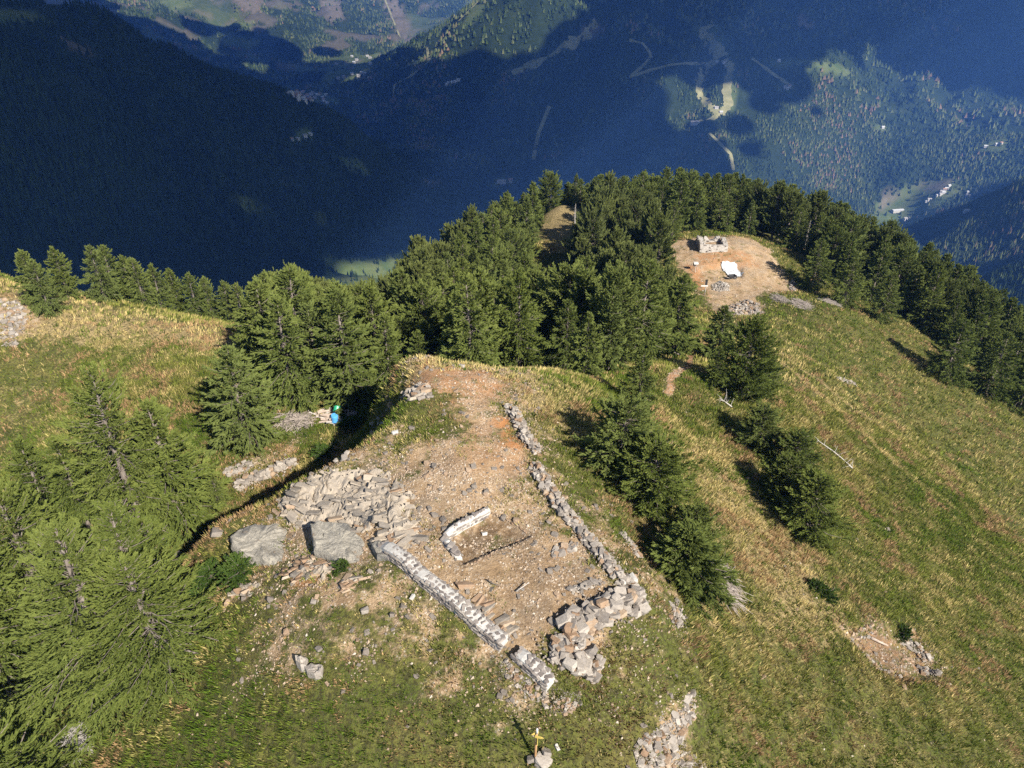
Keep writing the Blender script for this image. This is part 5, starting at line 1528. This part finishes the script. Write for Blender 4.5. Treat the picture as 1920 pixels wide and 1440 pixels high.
for sy in (-.25, .25):
    mb = MB(); mb.tube([(.75, sy * .3, .2), (-.3, sy, .33), (-1.1, sy * 1.2, .6)], .025, 6); link('handle', mb.mesh('handle', M['deadwood']), wb)
    mb = MB(); mb.tube([(-.35, sy, .33), (-.4, sy, 0)], .02, 5); link('leg', mb.mesh('leg', M['dark']), wb)

# ------------------------------------------------------------------ houses in the valley
M['plaster'] = plain('house_plaster', (.32, .30, .27), (.46, .44, .40), .4, .9, .1, .1, .02)
M['roofs'] = plain('slate_roof', (.22, .21, .20), (.36, .34, .32), .5, .8, .2, .2, .05)
M['metalroof'] = plain('light_metal_roof', (.38, .38, .37), (.52, .52, .50), .3, .5, .3, .1, .02)
M['tileroof'] = plain('brown_tile_roof', (.30, .17, .11), (.42, .27, .19), .5, .85, .1, .2, .05)
def house_meshes(w, d, h, rise, roof, name='wall'):
    mb = MB(); mb.box((0, 0, h / 2 - 1.5), (w / 2, d / 2, h / 2 + 1.5))
    mb.add([(-w / 2, -d / 2, h), (-w / 2, d / 2, h), (-w / 2, 0, h + rise), (w / 2, -d / 2, h), (w / 2, d / 2, h), (w / 2, 0, h + rise)], [(0, 2, 1), (3, 4, 5)])
    a = mb.mesh('wall', M['plaster'])
    mb = MB(); o = .7; t = .25; e = rise * o / (d / 2)
    for sy in (-1, 1):
        V = []
        for x in (-w / 2 - o, w / 2 + o):
            V += [(x, sy * (d / 2 + o), h - e + .05), (x, 0, h + rise + .05), (x, sy * (d / 2 + o), h - e + .05 + t), (x, 0, h + rise + .05 + t)]
        F = [(0, 1, 3, 2), (4, 6, 7, 5), (2, 3, 7, 6), (0, 4, 5, 1), (0, 2, 6, 4)]
        mb.add(V, F if sy > 0 else [tuple(reversed(f)) for f in F])
    return a, mb.mesh('roof', roof)
HM = [house_meshes(14, 9, 6, 3, M['roofs']), house_meshes(11, 9, 7, 3, M['tileroof']), house_meshes(12, 8, 5, 2.6, M['metalroof']), house_meshes(46, 18, 7, 2.5, M['metalroof']), house_meshes(26, 12, 6, 3, M['roofs'])]
def house(u, v, k, label, rz=None, group=None, s=1.0, name='house', cat='house'):
    p = at(u, v, H0); a, b = HM[k]
    o = thing(name, label, cat, (p.x, p.y, p.z + .5), random.uniform(-.6, .6) if rz is None else rz, group); o.scale = (s, s, s)
    link('wall', a, o); link('roof', b, o)
for (u, v, k, lab) in [(547,264,1,'leftmost farmhouse in the small glade on the dark left slope'), (558,262,2,'white gabled farmhouse, second from left in the dark slope glade'), (572,257,0,'farm building in the middle right of the dark slope glade'), (582,253,2,'highest farm building at the right of the dark slope glade')]:
    house(u, v, k, lab, s=.5)
house(1682, 397, 3, 'large hall with white roof on the valley floor at right', .2, s=.75, name='hall', cat='hall')
house(1700, 412, 4, 'long grey shed in front of the white roofed hall', .2, s=.8, name='shed', cat='shed')
for i, (u, v, k) in enumerate([(1757,368,2),(1763,366,0),(1769,363,2),(1771,358,1),(1775,355,2),(1779,350,2),(1766,361,0),(1738,379,2),(1742,376,0)]):
    house(u, v, k, 'little white house of the hamlet strung along the road in the right valley', group='houses of the right valley hamlet', s=.75)
for i, (u, v, k) in enumerate([(1815,362,2),(1814,369,0),(1812,398,2),(1868,272,2),(1876,271,1),(1848,276,2),(1655,240,2)]):
    house(u, v, k, 'scattered pale house far up the right valley', group='scattered houses of the right valley', s=.75)
for i in range(34):
    t = random.random(); u = 540 + 80 * t + random.uniform(-5, 5); v = 176 + 10 * t + random.uniform(-6, 14)
    house(u, v, random.choice((0, 1, 2)), 'tiny house of the shaded village between the dark left slope and the mountain', group='houses of the shaded village')
house(558, 183, 4, 'long pale building in the middle of the shaded village', .1, s=1.3, name='building', cat='building')
for i in range(16):
    house(random.uniform(630, 700), random.uniform(103, 150), random.choice((0, 2)), 'tiny house of the farther village up the left valley', group='houses of the farther village')
for (u, v) in [(838,160),(842,157),(848,156),(853,155),(860,152)]:
    house(u, v, 2, 'small pale house of the hamlet on the shaded spur', group='houses of the spur hamlet')
for (u, v, k) in [(1472,165,0),(1476,167,2),(1480,164,1),(1460,115,2),(1345,118,2),(1358,119,0),(1352,212,2),(1343,204,0)]:
    house(u, v, k, 'mountain hut by the ski runs on the big shaded slope', group='huts by the ski runs', s=.8)
house(1303, 233, 4, 'long bright lift station below the ski runs', .15, s=1.1, name='lift_station', cat='building')
house(940, 343, 4, 'brown roofed building on the valley floor behind the ridge forest', .1, s=1.0, name='building', cat='building')
house(957, 341, 1, 'smaller brown roofed house beside the valley floor building', .1)
